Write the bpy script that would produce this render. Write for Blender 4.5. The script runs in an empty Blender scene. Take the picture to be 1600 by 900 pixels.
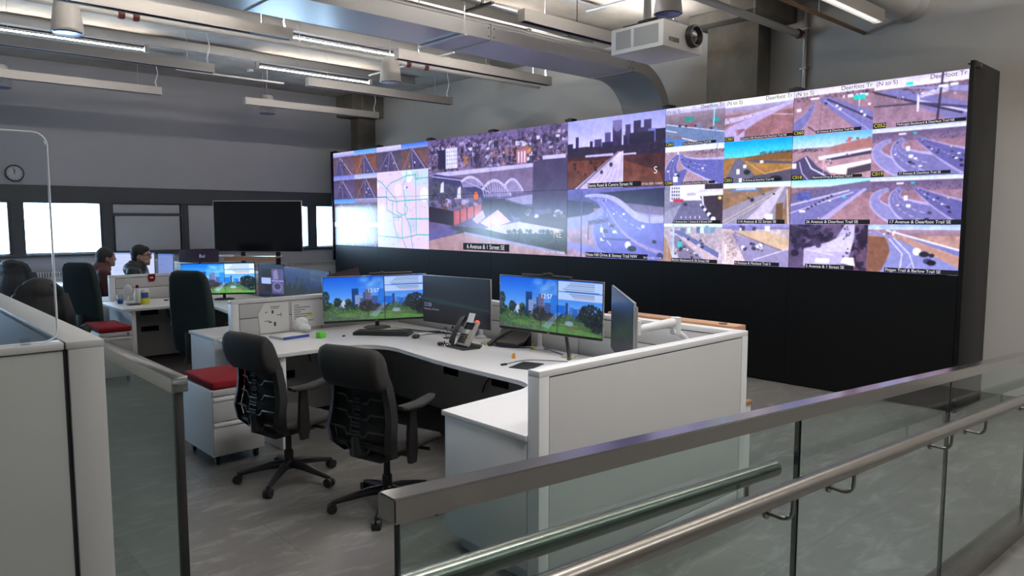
import bpy, bmesh, math, random
import numpy as np
from mathutils import Vector, Matrix
PI = math.pi
random.seed(5); RNG = np.random.default_rng(5)
SC = bpy.context.scene
COL = SC.collection

# ---------------------------------------------------------------- camera, world, exposure
cam_d = bpy.data.cameras.new('camera'); cam = bpy.data.objects.new('camera', cam_d); COL.objects.link(cam)
cam_d.sensor_width = 36.0; cam_d.lens = 1143.0/1600.0*36.0; cam_d.clip_start = 0.02; cam_d.clip_end = 200
EYE = Vector((0, 0, 1.85)); yaw = math.radians(42.6); pit = math.atan(106.5/1143.0)
fw = Vector((math.sin(yaw)*math.cos(pit), math.cos(yaw)*math.cos(pit), -math.sin(pit)))
cam.location = EYE; cam.rotation_euler = fw.to_track_quat('-Z', 'Y').to_euler()
SC.camera = cam
SC.view_settings.view_transform = 'Standard'; SC.view_settings.look = 'None'
SC.view_settings.exposure = 0.0; SC.view_settings.gamma = 1.0; SC.view_settings.use_curve_mapping = False
W = bpy.data.worlds.new('sky'); SC.world = W; W.use_nodes = True
wb = W.node_tree.nodes['Background']; wb.inputs[0].default_value = (0.50, 0.73, 1.0, 1); wb.inputs[1].default_value = 26.0
DOWN_W, UP_W, STRIP_E = 36.0, 120.0, 115.0
ROOM_W = 52.0
try:
    SC.cycles.max_bounces = 8; SC.cycles.diffuse_bounces = 4; SC.cycles.glossy_bounces = 4
    SC.cycles.transparent_max_bounces = 16; SC.cycles.transmission_bounces = 4
    SC.cycles.caustics_reflective = False; SC.cycles.caustics_refractive = False
    SC.cycles.sample_clamp_indirect = 4.0; SC.cycles.use_denoising = True
except Exception: pass

def area_lamp(name, loc, sx, sy, watt, color=(1, .98, .965), up=False, spread=PI, parent=None, rot=None):
    l = bpy.data.lights.new(name, 'AREA'); l.shape = 'RECTANGLE'; l.size = sx; l.size_y = sy
    l.energy = watt; l.color = color; l.spread = spread
    o = bpy.data.objects.new(name, l); COL.objects.link(o); o.location = loc
    o.rotation_euler = rot if rot else ((PI, 0, 0) if up else (0, 0, 0))
    if parent: o.parent = parent
    return o
# unseen fill lamps added behind the camera to brighten room and upper wall
for i, (lx, ly) in enumerate([(3.2, -2.4), (6.9, -2.4)]):
    area_lamp('office_fill_lamp', (lx, ly, 4.1), 2.7, .2, ROOM_W); area_lamp('office_fill_lamp', (lx, ly, 4.12), 2.7, .2, ROOM_W*1.6, up=True)
# daylight portals in the three glazed bays
for x0, x1 in [(-4.42, -3.3), (-3.07, -1.95), (-1.75, -.62), (-.42, .75), (.93, 2.1), (2.31, 3.47), (6.3, 7.47), (7.66, 8.85)]:
    p = area_lamp('window_portal', ((x0+x1)/2, 14.66, 1.7), x1-x0, .88, 1, rot=(-PI/2, 0, 0))
    p.data.cycles.is_portal = True

# ---------------------------------------------------------------- materials
def s2l(c):
    c = np.asarray(c, float); return np.where(c <= .04045, c/12.92, ((c+.055)/1.055)**2.4)
def rgb(r, g, b): return tuple(float(v) for v in s2l(np.array([r, g, b])/255.0))
def mat(name, col, rough=.5, metal=0., var=.06, scale=6., bump=0., bscale=60., spec=.5, coat=0., emis=None, es=0.):
    m = bpy.data.materials.new(name); m.use_nodes = True; nt = m.node_tree; b = nt.nodes['Principled BSDF']
    b.inputs['Roughness'].default_value = rough; b.inputs['Metallic'].default_value = metal
    b.inputs['Specular IOR Level'].default_value = spec; b.inputs['Coat Weight'].default_value = coat
    tc = nt.nodes.new('ShaderNodeTexCoord')
    n = nt.nodes.new('ShaderNodeTexNoise'); n.inputs['Scale'].default_value = scale; n.inputs['Detail'].default_value = 4
    nt.links.new(tc.outputs['Object'], n.inputs['Vector'])
    mx = nt.nodes.new('ShaderNodeMix'); mx.data_type = 'RGBA'
    mx.inputs['A'].default_value = tuple(c*(1-var) for c in col)+(1,); mx.inputs['B'].default_value = tuple(min(1, c*(1+var)) for c in col)+(1,)
    nt.links.new(n.outputs['Fac'], mx.inputs['Factor']); nt.links.new(mx.outputs['Result'], b.inputs['Base Color'])
    if bump:
        n2 = nt.nodes.new('ShaderNodeTexNoise'); n2.inputs['Scale'].default_value = bscale; n2.inputs['Detail'].default_value = 3
        nt.links.new(tc.outputs['Object'], n2.inputs['Vector'])
        bp = nt.nodes.new('ShaderNodeBump'); bp.inputs['Strength'].default_value = bump; bp.inputs['Distance'].default_value = .004
        nt.links.new(n2.outputs['Fac'], bp.inputs['Height']); nt.links.new(bp.outputs['Normal'], b.inputs['Normal'])
    if emis:
        b.inputs['Emission Color'].default_value = tuple(emis)+(1,); b.inputs['Emission Strength'].default_value = es
    return m
def glass_mat(name, tint, refl=.9, rough=.02, ior=1.5):
    m = bpy.data.materials.new(name); m.use_nodes = True; nt = m.node_tree; nt.nodes.clear()
    out = nt.nodes.new('ShaderNodeOutputMaterial'); t = nt.nodes.new('ShaderNodeBsdfTransparent'); t.inputs[0].default_value = tuple(tint)+(1,)
    g = nt.nodes.new('ShaderNodeBsdfGlossy'); g.inputs['Roughness'].default_value = rough; g.inputs[0].default_value = (refl, refl, refl, 1)
    f = nt.nodes.new('ShaderNodeFresnel'); f.inputs[0].default_value = ior
    gm = nt.nodes.new('ShaderNodeNewGeometry'); sb = nt.nodes.new('ShaderNodeMath'); sb.operation = 'SUBTRACT'; sb.inputs[0].default_value = 1.0; nt.links.new(gm.outputs['Backfacing'], sb.inputs[1])
    mu = nt.nodes.new('ShaderNodeMath'); mu.operation = 'MULTIPLY'; nt.links.new(f.outputs[0], mu.inputs[0]); nt.links.new(sb.outputs[0], mu.inputs[1])
    mx = nt.nodes.new('ShaderNodeMixShader'); nt.links.new(mu.outputs[0], mx.inputs[0]); nt.links.new(t.outputs[0], mx.inputs[1]); nt.links.new(g.outputs[0], mx.inputs[2])
    nt.links.new(mx.outputs[0], out.inputs[0]); return m
def floor_mat():
    m = mat('grey_stone_tile', (.125, .12, .115), .36, var=.3, scale=1.3, spec=.4); nt = m.node_tree; b = nt.nodes['Principled BSDF']
    tc = [n for n in nt.nodes if n.type == 'TEX_COORD'][0]; base = [n for n in nt.nodes if n.type == 'MIX'][0]
    mp = nt.nodes.new('ShaderNodeMapping'); mp.inputs['Scale'].default_value = (1.2, 3.2, 1); mp.inputs['Rotation'].default_value = (0, 0, .5)
    nt.links.new(tc.outputs['Object'], mp.inputs[0])
    v = nt.nodes.new('ShaderNodeTexNoise'); v.inputs['Scale'].default_value = 2.3; v.inputs['Detail'].default_value = 9; v.inputs['Roughness'].default_value = .68; v.inputs['Distortion'].default_value = .9
    nt.links.new(mp.outputs[0], v.inputs['Vector'])
    cr = nt.nodes.new('ShaderNodeValToRGB'); cr.color_ramp.elements[0].position = .50; cr.color_ramp.elements[1].position = .66
    cr.color_ramp.elements[0].color = (0, 0, 0, 1); cr.color_ramp.elements[1].color = (.8, .8, .8, 1); nt.links.new(v.outputs['Fac'], cr.inputs[0])
    a = nt.nodes.new('ShaderNodeMix'); a.data_type = 'RGBA'; a.inputs['B'].default_value = (.235, .23, .222, 1)
    nt.links.new(cr.outputs[0], a.inputs['Factor']); nt.links.new(base.outputs['Result'], a.inputs['A'])
    bk = nt.nodes.new('ShaderNodeTexBrick'); bk.inputs['Scale'].default_value = 1; bk.offset = .5
    bk.inputs['Brick Width'].default_value = 1.2; bk.inputs['Row Height'].default_value = .6; bk.inputs['Mortar Size'].default_value = .0028
    bk.inputs['Color1'].default_value = (1, 1, 1, 1); bk.inputs['Color2'].default_value = (.9, .9, .9, 1); bk.inputs['Mortar'].default_value = (.6, .6, .6, 1)
    nt.links.new(tc.outputs['Object'], bk.inputs['Vector'])
    mu = nt.nodes.new('ShaderNodeMix'); mu.data_type = 'RGBA'; mu.blend_type = 'MULTIPLY'; mu.inputs['Factor'].default_value = 1
    nt.links.new(a.outputs['Result'], mu.inputs['A']); nt.links.new(bk.outputs['Color'], mu.inputs['B'])
    nt.links.new(mu.outputs['Result'], b.inputs['Base Color']); return m
def concrete_mat(name, lo, hi, scale=1.4):
    m = mat(name, lo, .85, bump=.25, bscale=25, spec=.2); nt = m.node_tree; b = nt.nodes['Principled BSDF']
    tc = [n for n in nt.nodes if n.type == 'TEX_COORD'][0]
    n = nt.nodes.new('ShaderNodeTexNoise'); n.inputs['Scale'].default_value = scale; n.inputs['Detail'].default_value = 8; n.inputs['Roughness'].default_value = .62
    nt.links.new(tc.outputs['Object'], n.inputs['Vector'])
    cr = nt.nodes.new('ShaderNodeValToRGB'); cr.color_ramp.elements[0].position = .32; cr.color_ramp.elements[1].position = .66
    cr.color_ramp.elements[0].color = tuple(lo)+(1,); cr.color_ramp.elements[1].color = tuple(hi)+(1,)
    nt.links.new(n.outputs['Fac'], cr.inputs[0]); nt.links.new(cr.outputs[0], b.inputs['Base Color']); return m
def wood_mat(name, a, c):
    m = mat(name, a, .45); nt = m.node_tree; b = nt.nodes['Principled BSDF']; tc = [n for n in nt.nodes if n.type == 'TEX_COORD'][0]
    mp = nt.nodes.new('ShaderNodeMapping'); mp.inputs['Scale'].default_value = (14, 1.2, 14); nt.links.new(tc.outputs['Object'], mp.inputs[0])
    n = nt.nodes.new('ShaderNodeTexNoise'); n.inputs['Scale'].default_value = 3; n.inputs['Detail'].default_value = 6; nt.links.new(mp.outputs[0], n.inputs['Vector'])
    cr = nt.nodes.new('ShaderNodeValToRGB'); cr.color_ramp.elements[0].color = tuple(a)+(1,); cr.color_ramp.elements[1].color = tuple(c)+(1,)
    cr.color_ramp.elements[0].position = .3; cr.color_ramp.elements[1].position = .7
    nt.links.new(n.outputs['Fac'], cr.inputs[0]); nt.links.new(cr.outputs[0], b.inputs['Base Color']); return m
def picture_mat(name, strength=1., rough=.12, coat=.0, spec=.5):
    m = bpy.data.materials.new(name); m.use_nodes = True; nt = m.node_tree; b = nt.nodes['Principled BSDF']
    b.inputs['Base Color'].default_value = (.008, .008, .010, 1); b.inputs['Roughness'].default_value = rough; b.inputs['Specular IOR Level'].default_value = spec
    a = nt.nodes.new('ShaderNodeVertexColor'); a.layer_name = 'pic'
    nt.links.new(a.outputs['Color'], b.inputs['Emission Color']); b.inputs['Emission Strength'].default_value = strength
    return m
def emit_mat(name, col, es): return mat(name, (.01, .01, .01), .5, spec=.1, emis=col, es=es)

M = dict(
 wall=mat('painted_wall', (.62, .60, .57), .8, var=.03, scale=1.5, bump=.05, bscale=120, spec=.2),
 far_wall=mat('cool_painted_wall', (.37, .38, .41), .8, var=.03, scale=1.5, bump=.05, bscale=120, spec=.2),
 floor=floor_mat(), ceil=concrete_mat('ceiling_concrete', (.36, .325, .28), (.60, .55, .485), 1.1),
 conc=concrete_mat('column_concrete', (.15, .138, .118), (.25, .23, .20), 2.2),
 frame=mat('charcoal_window_frame', (.035, .042, .05), .5, var=.1), blind=mat('grey_blind_fabric', (.42, .44, .47), .9),
 white=mat('white_laminate', (.72, .72, .73), .42, var=.02), panel=mat('pale_grey_panel', (.52, .52, .52), .55, var=.03),
 cap=mat('white_painted_trim', (.74, .74, .75), .35, var=.02), seam=mat('dark_seam', (.03, .03, .035), .6),
 grey=mat('light_grey_metal', (.55, .55, .55), .4, var=.04), fixture=mat('fixture_enamel', (.50, .475, .45), .5, var=.03),
 louver=mat('dark_blue_louver', (.06, .075, .16), .25, metal=.5), duct=mat('painted_duct', (.46, .455, .46), .27, var=.05, scale=2),
 conduit=mat('galvanised_conduit', (.52, .52, .52), .35, metal=.75), pipe=mat('white_pipe', (.62, .60, .57), .45),
 red=mat('red_coupling', (.13, .022, .014), .5), steel=mat('brushed_steel', (.27, .258, .24), .27, metal=.95, var=.08, scale=20),
 rail=mat('satin_steel_rail', (.43, .42, .41), .16, metal=1., var=.06, scale=9),
 bright=mat('white_cord', (.85, .85, .88), .4), black=mat('black_plastic', (.012, .012, .013), .42), gloss=mat('black_gloss', (.006, .006, .008), .12),
 housing=mat('black_wall_cladding', (.0045, .005, .0055), .42, var=.1, scale=2, spec=.12),
 fabric=mat('charcoal_chair_mesh', (.013, .0125, .013), .85, bump=.3, bscale=400), chairp=mat('graphite_plastic', (.014, .014, .016), .38),
 chairmetal=mat('dark_chair_metal', (.035, .035, .04), .32, metal=.6), teal=mat('dark_teal_upholstery', (.003, .016, .018), .8, bump=.2, bscale=300),
 cushion=mat('red_cushion_fabric', (.19, .014, .02), .95, spec=.15, bump=.25, bscale=350), silver=mat('silver_bezel', (.5, .49, .47), .35, metal=.8),
 blk=mat('black_bezel', (.01, .01, .011), .35), wood=wood_mat('oak_ledge', (.36, .19, .10), (.52, .30, .17)), dwood=wood_mat('brown_shelf_wood', (.20, .11, .05), (.33, .19, .09)),
 paper=mat('white_paper', (.78, .78, .77), .8, var=.01), ink=mat('printed_ink', (.06, .06, .07), .8), yellow=mat('yellow_plastic', (.75, .68, .05), .45),
 blue=mat('blue_plastic', (.03, .07, .35), .4), green=mat('bright_green_foam', (.13, .62, .06), .7), orange=mat('orange_plastic', (.75, .30, .02), .5),
 beige=mat('beige_plastic', (.58, .55, .42), .5), phone=mat('silver_phone_plastic', (.33, .32, .30), .4), teals=mat('pale_teal', (.2, .5, .5), .5),
 greyh=mat('dark_grey_hair', (.022, .021, .021), .75, bump=.4, bscale=200), skin=mat('skin', (.40, .235, .165), .55, var=.06, scale=20), hair=mat('black_hair', (.008, .007, .007), .7, var=.3, scale=60, bump=.5, bscale=150), greyhair=mat('dark_grey_knit_cap', (.035, .034, .035), .85, bump=.4, bscale=200),
 jacket=mat('black_jacket', (.010, .012, .015), .6, bump=.4, bscale=40), maroon=mat('maroon_jacket', (.085, .022, .022), .75, bump=.4, bscale=40), orangef=mat('orange_piping', (.55, .13, .06), .7),
 trousers=mat('dark_trousers', (.02, .022, .03), .85), grille=mat('projector_grille', (.30, .30, .30), .6), projector=mat('white_projector_shell', (.66, .65, .63), .45), lit=emit_mat('lit_diffuser', (1, .98, .96), 5.0), lens=mat('lens_glass', (.01, .012, .015), .06, coat=1.),
 glass=glass_mat('railing_glass', (.80, .88, .86)), wglass=glass_mat('window_glass', (.95, .97, .98)), acrylic=glass_mat('clear_acrylic', (.93, .945, .96), .9),
 gedge=mat('green_glass_edge', (.010, .032, .028), .2), aedge=mat('painted_glow_acrylic_edge', (.85, .88, .92), .25, emis=(.5, .6, .75), es=.0),  # aedge near white: light piped to the rim is put into its colour
 tube=emit_mat('lit_fluorescent_tube', (1, .93, .84), STRIP_E), led=emit_mat('red_lamp', (1, .12, .06), 1.2), txt=emit_mat('screen_text_white', (.95, .95, 1), .9), txtdim=emit_mat('screen_text_grey', (.35, .36, .55), .8),
 ytxt=emit_mat('screen_text_yellow', (.95, .85, .15), .8), tbar=emit_mat('screen_text_bar', (.03, .03, .05), .3), dtxt=emit_mat('screen_text_dark', (.12, .10, .25), .6),
 pic=picture_mat('video_picture', 1.0, .19), mpic=picture_mat('monitor_picture', 1.0, .3), clockface=mat('clock_face', (.55, .56, .58), .5), purple=mat('dark_purple_print', (.05, .035, .07), .4),
 cabp=mat('shaded_panel', (.37, .395, .385), .55, var=.03), cabt=mat('shaded_trim', (.50, .51, .51), .4, var=.02), innertop=mat('taupe_worktop', (.15, .13, .118), .9, spec=.08), lidm=mat('dusky_lid', (.10, .07, .09), .35, metal=.3),  # cabp, cabt: same panel and trim as elsewhere, dimmer light put into colour
)

# ---------------------------------------------------------------- mesh helpers
def chain(o):
    m = o.matrix_basis.copy()
    while o.parent: o = o.parent; m = o.matrix_basis @ m
    return m
class MB:
    def __init__(s): s.bm = bmesh.new()
    def box(s, x0, x1, y0, y1, z0, z1, bev=0, seg=2, mtx=None):
        x0, x1 = sorted((x0, x1)); y0, y1 = sorted((y0, y1)); z0, z1 = sorted((z0, z1))
        v = [s.bm.verts.new(p) for p in [(x0,y0,z0),(x1,y0,z0),(x1,y1,z0),(x0,y1,z0),(x0,y0,z1),(x1,y0,z1),(x1,y1,z1),(x0,y1,z1)]]
        f = [s.bm.faces.new([v[i] for i in q]) for q in [(3,2,1,0),(4,5,6,7),(0,1,5,4),(1,2,6,5),(2,3,7,6),(3,0,4,7)]]
        geo = v
        if bev > 0:
            es = list({e for q in f for e in q.edges})
            r = bmesh.ops.bevel(s.bm, geom=es, offset=bev, segments=seg, affect='EDGES', profile=.5)
            geo = list({w for q in r['faces'] for w in q.verts} | {w for w in v if w.is_valid})
        if mtx is not None: bmesh.ops.transform(s.bm, matrix=mtx, verts=geo)
        return s
    def rings(s, rings, close=True, capa=True, capb=True):
        R = [[s.bm.verts.new(p) for p in r] for r in rings]
        n = len(R[0])
        for a, b in zip(R, R[1:]):
            for i in range(n if close else n-1):
                j = (i+1) % n
                s.bm.faces.new((a[i], a[j], b[j], b[i]))
        if close and capa: s.bm.faces.new(R[0][::-1])
        if close and capb: s.bm.faces.new(R[-1])
        return s
    def tube(s, pts, r, n=10, cap=True):
        pts = [Vector(p) for p in pts]; rs = r if isinstance(r, (list, tuple)) else [r]*len(pts)
        rings = []; up = None
        for i, p in enumerate(pts):
            d = (pts[min(i+1, len(pts)-1)]-pts[max(i-1, 0)])
            d = d.normalized() if d.length > 1e-9 else Vector((0, 0, 1))
            if up is None: up = Vector((0, 0, 1)) if abs(d.z) < .9 else Vector((1, 0, 0))
            a = d.cross(up); a = a.normalized() if a.length > 1e-6 else d.orthogonal().normalized()
            b = a.cross(d).normalized(); up = b
            rings.append([p+(a*math.cos(t)+b*math.sin(t))*rs[i] for t in [2*PI*k/n for k in range(n)]])
        return s.rings(rings, True, cap, cap)
    def cyl(s, p0, p1, r, n=16): return s.tube([p0, p1], r, n)
    def lathe(s, prof, c=(0, 0, 0), n=24, ax='z', capa=True, capb=True):
        c = Vector(c); R = []
        for r, h in prof:
            ring = []
            for k in range(n):
                t = 2*PI*k/n; a, b = r*math.cos(t), r*math.sin(t)
                ring.append(c+(Vector((a, b, h)) if ax == 'z' else Vector((h, a, b)) if ax == 'x' else Vector((b, h, a))))
            R.append(ring)
        return s.rings(R, True, capa, capb)
    def prism(s, poly, z0, z1, bev=0, mtx=None):
        a = [s.bm.verts.new((p[0], p[1], z0)) for p in poly]; b = [s.bm.verts.new((p[0], p[1], z1)) for p in poly]
        n = len(poly); fs = [s.bm.faces.new(a[::-1]), s.bm.faces.new(b)]
        for i in range(n): fs.append(s.bm.faces.new((a[i], a[(i+1) % n], b[(i+1) % n], b[i])))
        geo = a+b
        if bev > 0:
            es = list(fs[1].edges)+list(fs[0].edges)
            r = bmesh.ops.bevel(s.bm, geom=es, offset=bev, segments=2, affect='EDGES', profile=.5)
            geo = list({w for q in r['faces'] for w in q.verts} | {w for w in geo if w.is_valid})
        if mtx is not None: bmesh.ops.transform(s.bm, matrix=mtx, verts=geo)
        return s
    def ell(s, c, rx, ry, rz, u=16, v=10, mtx=None):
        r = bmesh.ops.create_uvsphere(s.bm, u_segments=u, v_segments=v, radius=1)
        mm = Matrix.Translation(c) @ (mtx if mtx is not None else Matrix()) @ Matrix.Diagonal((rx, ry, rz, 1))
        bmesh.ops.transform(s.bm, matrix=mm, verts=r['verts']); return s
    def quad(s, a, b, c, d):
        s.bm.faces.new([s.bm.verts.new(p) for p in (a, b, c, d)]); return s
    def build(s, name, material, parent=None, smooth=35, world=False):
        me = bpy.data.meshes.new(name)
        if world and parent is not None: bmesh.ops.transform(s.bm, matrix=chain(parent).inverted(), verts=s.bm.verts)
        bmesh.ops.recalc_face_normals(s.bm, faces=s.bm.faces)
        for f in s.bm.faces: f.smooth = True
        for e in s.bm.edges:
            if len(e.link_faces) == 2 and e.calc_face_angle(0) > math.radians(smooth): e.smooth = False
        s.bm.to_mesh(me); s.bm.free()
        me.materials.append(material)
        o = bpy.data.objects.new(name, me); COL.objects.link(o)
        if parent is not None: o.parent = parent
        return o
def tag(o, label=None, cat=None, group=None, kind=None):
    if label: o['label'] = label
    if cat: o['category'] = cat
    if group: o['group'] = group
    if kind: o['kind'] = kind
    return o
def thing(name, label, cat, loc=(0, 0, 0), rz=0, group=None):
    o = bpy.data.objects.new(name, None); COL.objects.link(o); o.location = loc; o.rotation_euler = (0, 0, rz); o.empty_display_size = .1
    return tag(o, label, cat, group)
def struct(name, mb, m, label=None, parent=None, smooth=35):
    o = mb.build(name, m, parent, smooth)
    if parent is None: o['kind'] = 'structure'; o['category'] = name.split('_')[0]
    if label: o['label'] = label
    return o
def copy_tree(o, parent=None):
    c = o.copy(); COL.objects.link(c)
    if parent is not None: c.parent = parent
    for ch in list(o.children): copy_tree(ch, c)
    return c
def one(mb, name, m, label, cat, group=None, smooth=35):
    return tag(mb.build(name, m, None, smooth), label, cat, group)
def rrect(w, h, r, n=5, cx=0, cy=0):
    P = []
    for sx, sy, a0 in ((1, 1, 0), (-1, 1, PI/2), (-1, -1, PI), (1, -1, 1.5*PI)):
        for k in range(n+1):
            a = a0+PI/2*k/n; P.append((cx+sx*(w/2-r)+r*math.cos(a), cy+sy*(h/2-r)+r*math.sin(a)))
    return P
def bez(p0, p1, p2, p3, n=12):
    P = [Vector(p) for p in (p0, p1, p2, p3)]
    return [P[0]*(1-t)**3+P[1]*3*t*(1-t)**2+P[2]*3*t*t*(1-t)+P[3]*t**3 for t in [k/n for k in range(n+1)]]

# ---------------------------------------------------------------- the room
YW, XR, ZC = 14.6, 9.0, 4.52
struct('floor', MB().box(-6, 9.2, -6, 14.9, -.1, 0), M['floor'])
struct('ceiling', MB().box(-6, 9.2, -6, 14.9, ZC, ZC+.12), M['ceil'])
struct('wall_right', MB().box(XR, XR+.2, -6, 14.9, 0, ZC), M['wall'])
struct('wall_left', MB().box(-6.2, -6, -6, 14.9, 0, ZC), M['wall'])
struct('wall_back', MB().box(-6.2, 9.2, -6.2, -6, 0, ZC), M['wall'])
struct('wall_window', MB().box(-6, XR, YW, YW+.2, 0, 1.22).box(-6, XR, YW, YW+.2, 2.43, ZC), M['far_wall'])
struct('trim_1', MB().box(-6, XR, YW-.025, YW+.2, 2.155, 2.43).box(-6, XR, YW-.012, YW+.2, 2.42, 2.435), M['frame'])
struct('trim_2', MB().box(-6, XR, YW-.04, YW+.2, 1.215, 1.265, .006), M['frame'])
bays = [(-4.42, -3.3, 'g'), (-3.07, -1.95, 'g'), (-1.75, -.62, 'g'), (-.42, .75, 'g'), (.93, 2.1, 'g'), (2.31, 3.47, 'g'), (3.65, 4.86, 'b'), (4.97, 6.1, 'p'), (6.3, 7.47, 'g'), (7.66, 8.85, 'g')]
fx = -6.0
mb = MB()
for a, b, k in bays:
    mb.box(fx, a-.03, YW-.015, YW+.2, 1.26, 2.16); fx = b+.03
mb.box(fx, XR, YW-.015, YW+.2, 1.26, 2.16)
struct('trim_3', mb, M['frame'])
for i, (a, b, k) in enumerate(bays):
    f = MB().box(a-.03, a+.012, YW, YW+.16, 1.26, 2.16).box(b-.012, b+.03, YW, YW+.16, 1.26, 2.16).box(a, b, YW, YW+.16, 1.26, 1.285).box(a, b, YW, YW+.16, 2.135, 2.16)
    if k == 'b': f.box(a, b, YW, YW+.14, 1.925, 1.965)
    if k != 'g': f.box(a, b, YW+.06, YW+.1, 1.27, 2.15)  # added opaque backing, keeps sky light from leaking round the blinds
    w = struct('window_%d' % (i+1), f, M['frame'])
    if k == 'g': MB().box(a+.01, b-.01, YW+.09, YW+.1, 1.28, 2.14).build('pane', M['wglass'], w)
    elif k == 'b':
        MB().box(a+.03, b-.03, YW+.02, YW+.05, 1.97, 2.13, .004).build('blind', M['blind'], w)
        MB().box(a+.05, b-.04, YW+.01, YW+.05, 1.285, 1.92, .004).build('blind', M['blind'], w)
    else:
        MB().box(a+.02, b-.02, YW+.02, YW+.05, 1.285, 2.13, .004).build('blind', M['blind'], w)
# corner column and the column behind the video wall, both with a haunch, and the cross beam
struct('column_1', MB().box(8.55, XR, 14.3, YW, 0, ZC, .01).box(8.2, XR, 13.95, YW, 4.08, ZC, .01), M['conc'])
struct('column_2', MB().box(8.68, XR, 4.86, 5.6, 0, ZC, .012).box(8.45, XR, 4.78, 5.74, 4.37, ZC, .012), M['conc'])
struct('beam', MB().box(8.0, XR, 4.52, 4.86, 4.3, ZC, .01), M['conc'])

# radiator under the windows
r = thing('radiator', 'long pale convector radiator under the windows with a slotted grille top', 'radiator', (4, YW-.05, 0))
MB().box(-4.5, 4.5, -.04, .04, .08, .86, .01).build('cover', M['panel'], r)
g = MB().box(-4.5, 4.5, -.04, .04, .86, .875).box(-4.5, 4.5, -.04, .04, .945, .96)
for i in range(227):
    x = -4.49+i*.0396; g.box(x, x+.022, -.04, .036, .87, .95)
g.build('grille', M['grey'], r)

# wall clock
c = thing('wall_clock', 'round wall clock with a dark rim on the wall above the windows', 'clock', (2.22, YW, 2.62))
MB().lathe([(.135, 0), (.14, -.02), (.132, -.045), (.118, -.045), (.116, -.02)], ax='y', n=40).build('rim', M['black'], c)
MB().lathe([(.117, -.005), (.117, -.022)], ax='y', n=40).build('dial', M['clockface'], c)
for k in range(12): MB().box(-.004, .004, -.026, -.023, .09, .108, mtx=Matrix.Rotation(k*PI/6, 4, 'Y')).build('hour_mark', M['black'], c)
MB().box(-.004, .004, -.028, -.024, -.015, .07, mtx=Matrix.Rotation(.1, 4, 'Y')).build('hour_hand', M['black'], c); MB().box(-.003, .003, -.03, -.026, -.02, .095, mtx=Matrix.Rotation(-.25, 4, 'Y')).build('minute_hand', M['black'], c)


# ---------------------------------------------------------------- ceiling services
def pendant(x0, x1, y, label, lamps=True, far=False):
    L = x1-x0; ZC = 4.05 if 3 < y < 4 else 4.52; t = thing('pendant_light', label, 'light', ((x0+x1)/2, y, 3.9), 0, 'linear pendant lights in rows')
    hs = MB()
    for s in (-1, 1): hs.box(-L/2, L/2, s*.05-.004, s*.05+.004, .0, .125)
    hs.box(-L/2, -L/2+.006, -.05, .05, 0, .125).box(L/2-.006, L/2, -.05, .05, 0, .125).box(-L/2, L/2, -.046, .046, .062, .068)
    hs.build('housing', M['fixture'], t)
    lv = MB(); n = int(L/.045)
    for i in range(n if y > 4 else 0):
        x = -L/2+.02+(L-.04)*i/(n-1); lv.box(x-.001, x+.001, -.045, .045, .004, .035)
    for yy in (-.022, .022): lv.box(-L/2+.008, L/2-.008, yy-.001, yy+.001, .004, .035)
    lv.build('louver', M['louver'] if y > 4 else M['fixture'], t)
    for s in (-1, 1):
        x = s*(L/2-.35); MB().tube([(x, 0, .12), (x, 0, ZC-3.9)], .0025, 6).build('suspension_wire', M['grey'], t)
    x = L/2-.06
    MB().tube([(x, 0, .06), (x-.02, .01, .2), (x+.02, 0, .35), (x-.03, 0, ZC-3.9)], [.011, .011, .007, .006], 8).build('power_cord', M['bright'], t)
    MB().cyl((-L/2+.12, 0, ZC-3.9-.03), (-L/2+.12, 0, ZC-3.9), .06, 16).build('ceiling_rose', M['bright'], t)
    if y < 4:
        area_lamp('down_lamp', (0, 0, -.003), L-.1, .08, DOWN_W, spread=math.radians(130), parent=t)
    if y < 9 and not 3 < y < 4: area_lamp('up_lamp', (0, 0, .13), L-.1, .07, UP_W*(.3 if y > 5 else 2.5), up=True, parent=t)
    if y < 4: MB().box(-L/2+.01, L/2-.01, -.044, .044, .03, .036).build('diffuser', M['lit'], t)
rown = {13.0: 'in the row nearest the window wall', 10.58: 'in the second row from the window wall', 8.06: 'beside the sprinkler pipe, third row from the windows', 5.69: 'beside the projector, on the near side of the big duct', 3.2: 'lit, near the round duct', .8: 'lit, over the ramp'}
for y, spans in [(13.0, [(1.3, 4.08), (5.48, 8.24)]), (10.58, [(1.28, 4.03), (5.45, 8.24)]), (8.06, [(1.2, 3.97), (5.4, 8.19)]), (5.69, [(5.36, 8.1)]), (3.2, [(1.25, 4.05), (5.4, 8.16)]), (.8, [(1.25, 4.05), (5.4, 8.16)])]:
    for k, (a, b) in enumerate(spans):
        side = '' if len(spans) == 1 else (', its left-hand length' if k == 0 else ', its right-hand length')
        pendant(a, b, y, 'white linear pendant light '+rown[y]+side, 'light')

def strip(x0, x1, y, label):
    L = x1-x0; t = thing('strip_light', label, 'light', ((x0+x1)/2, y, 4.3), 0, 'bare tube strip lights on ceiling rails')
    MB().box(-L/2, L/2, -.012, .012, .03, .06, .003).build('housing', M['chairmetal'], t)
    MB().cyl((-L/2+.05, 0, .0), (L/2-.05, 0, .0), .008, 10).build('tube', M['tube'], t)
    for s in (-1, 1): MB().box(s*(L/2-.03)-.03, s*(L/2-.03)+.03, -.03, .03, -.025, .075, .004).build('end_cap', M['fixture'], t)
strip(1.2, 3.5, 11.62, 'lit bare tube strip light on the ceiling rail above the left desks')
strip(5.1, 7.25, 11.62, 'lit bare tube strip light near the ceiling, on the video wall side')
strip(4.35, 6.6, 9.46, 'lit bare tube strip light above the sprinkler pipe with red couplings')
strip(4.8, 6.95, 7.2, 'brightest bare tube strip light just above the big blue-grey duct')
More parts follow.
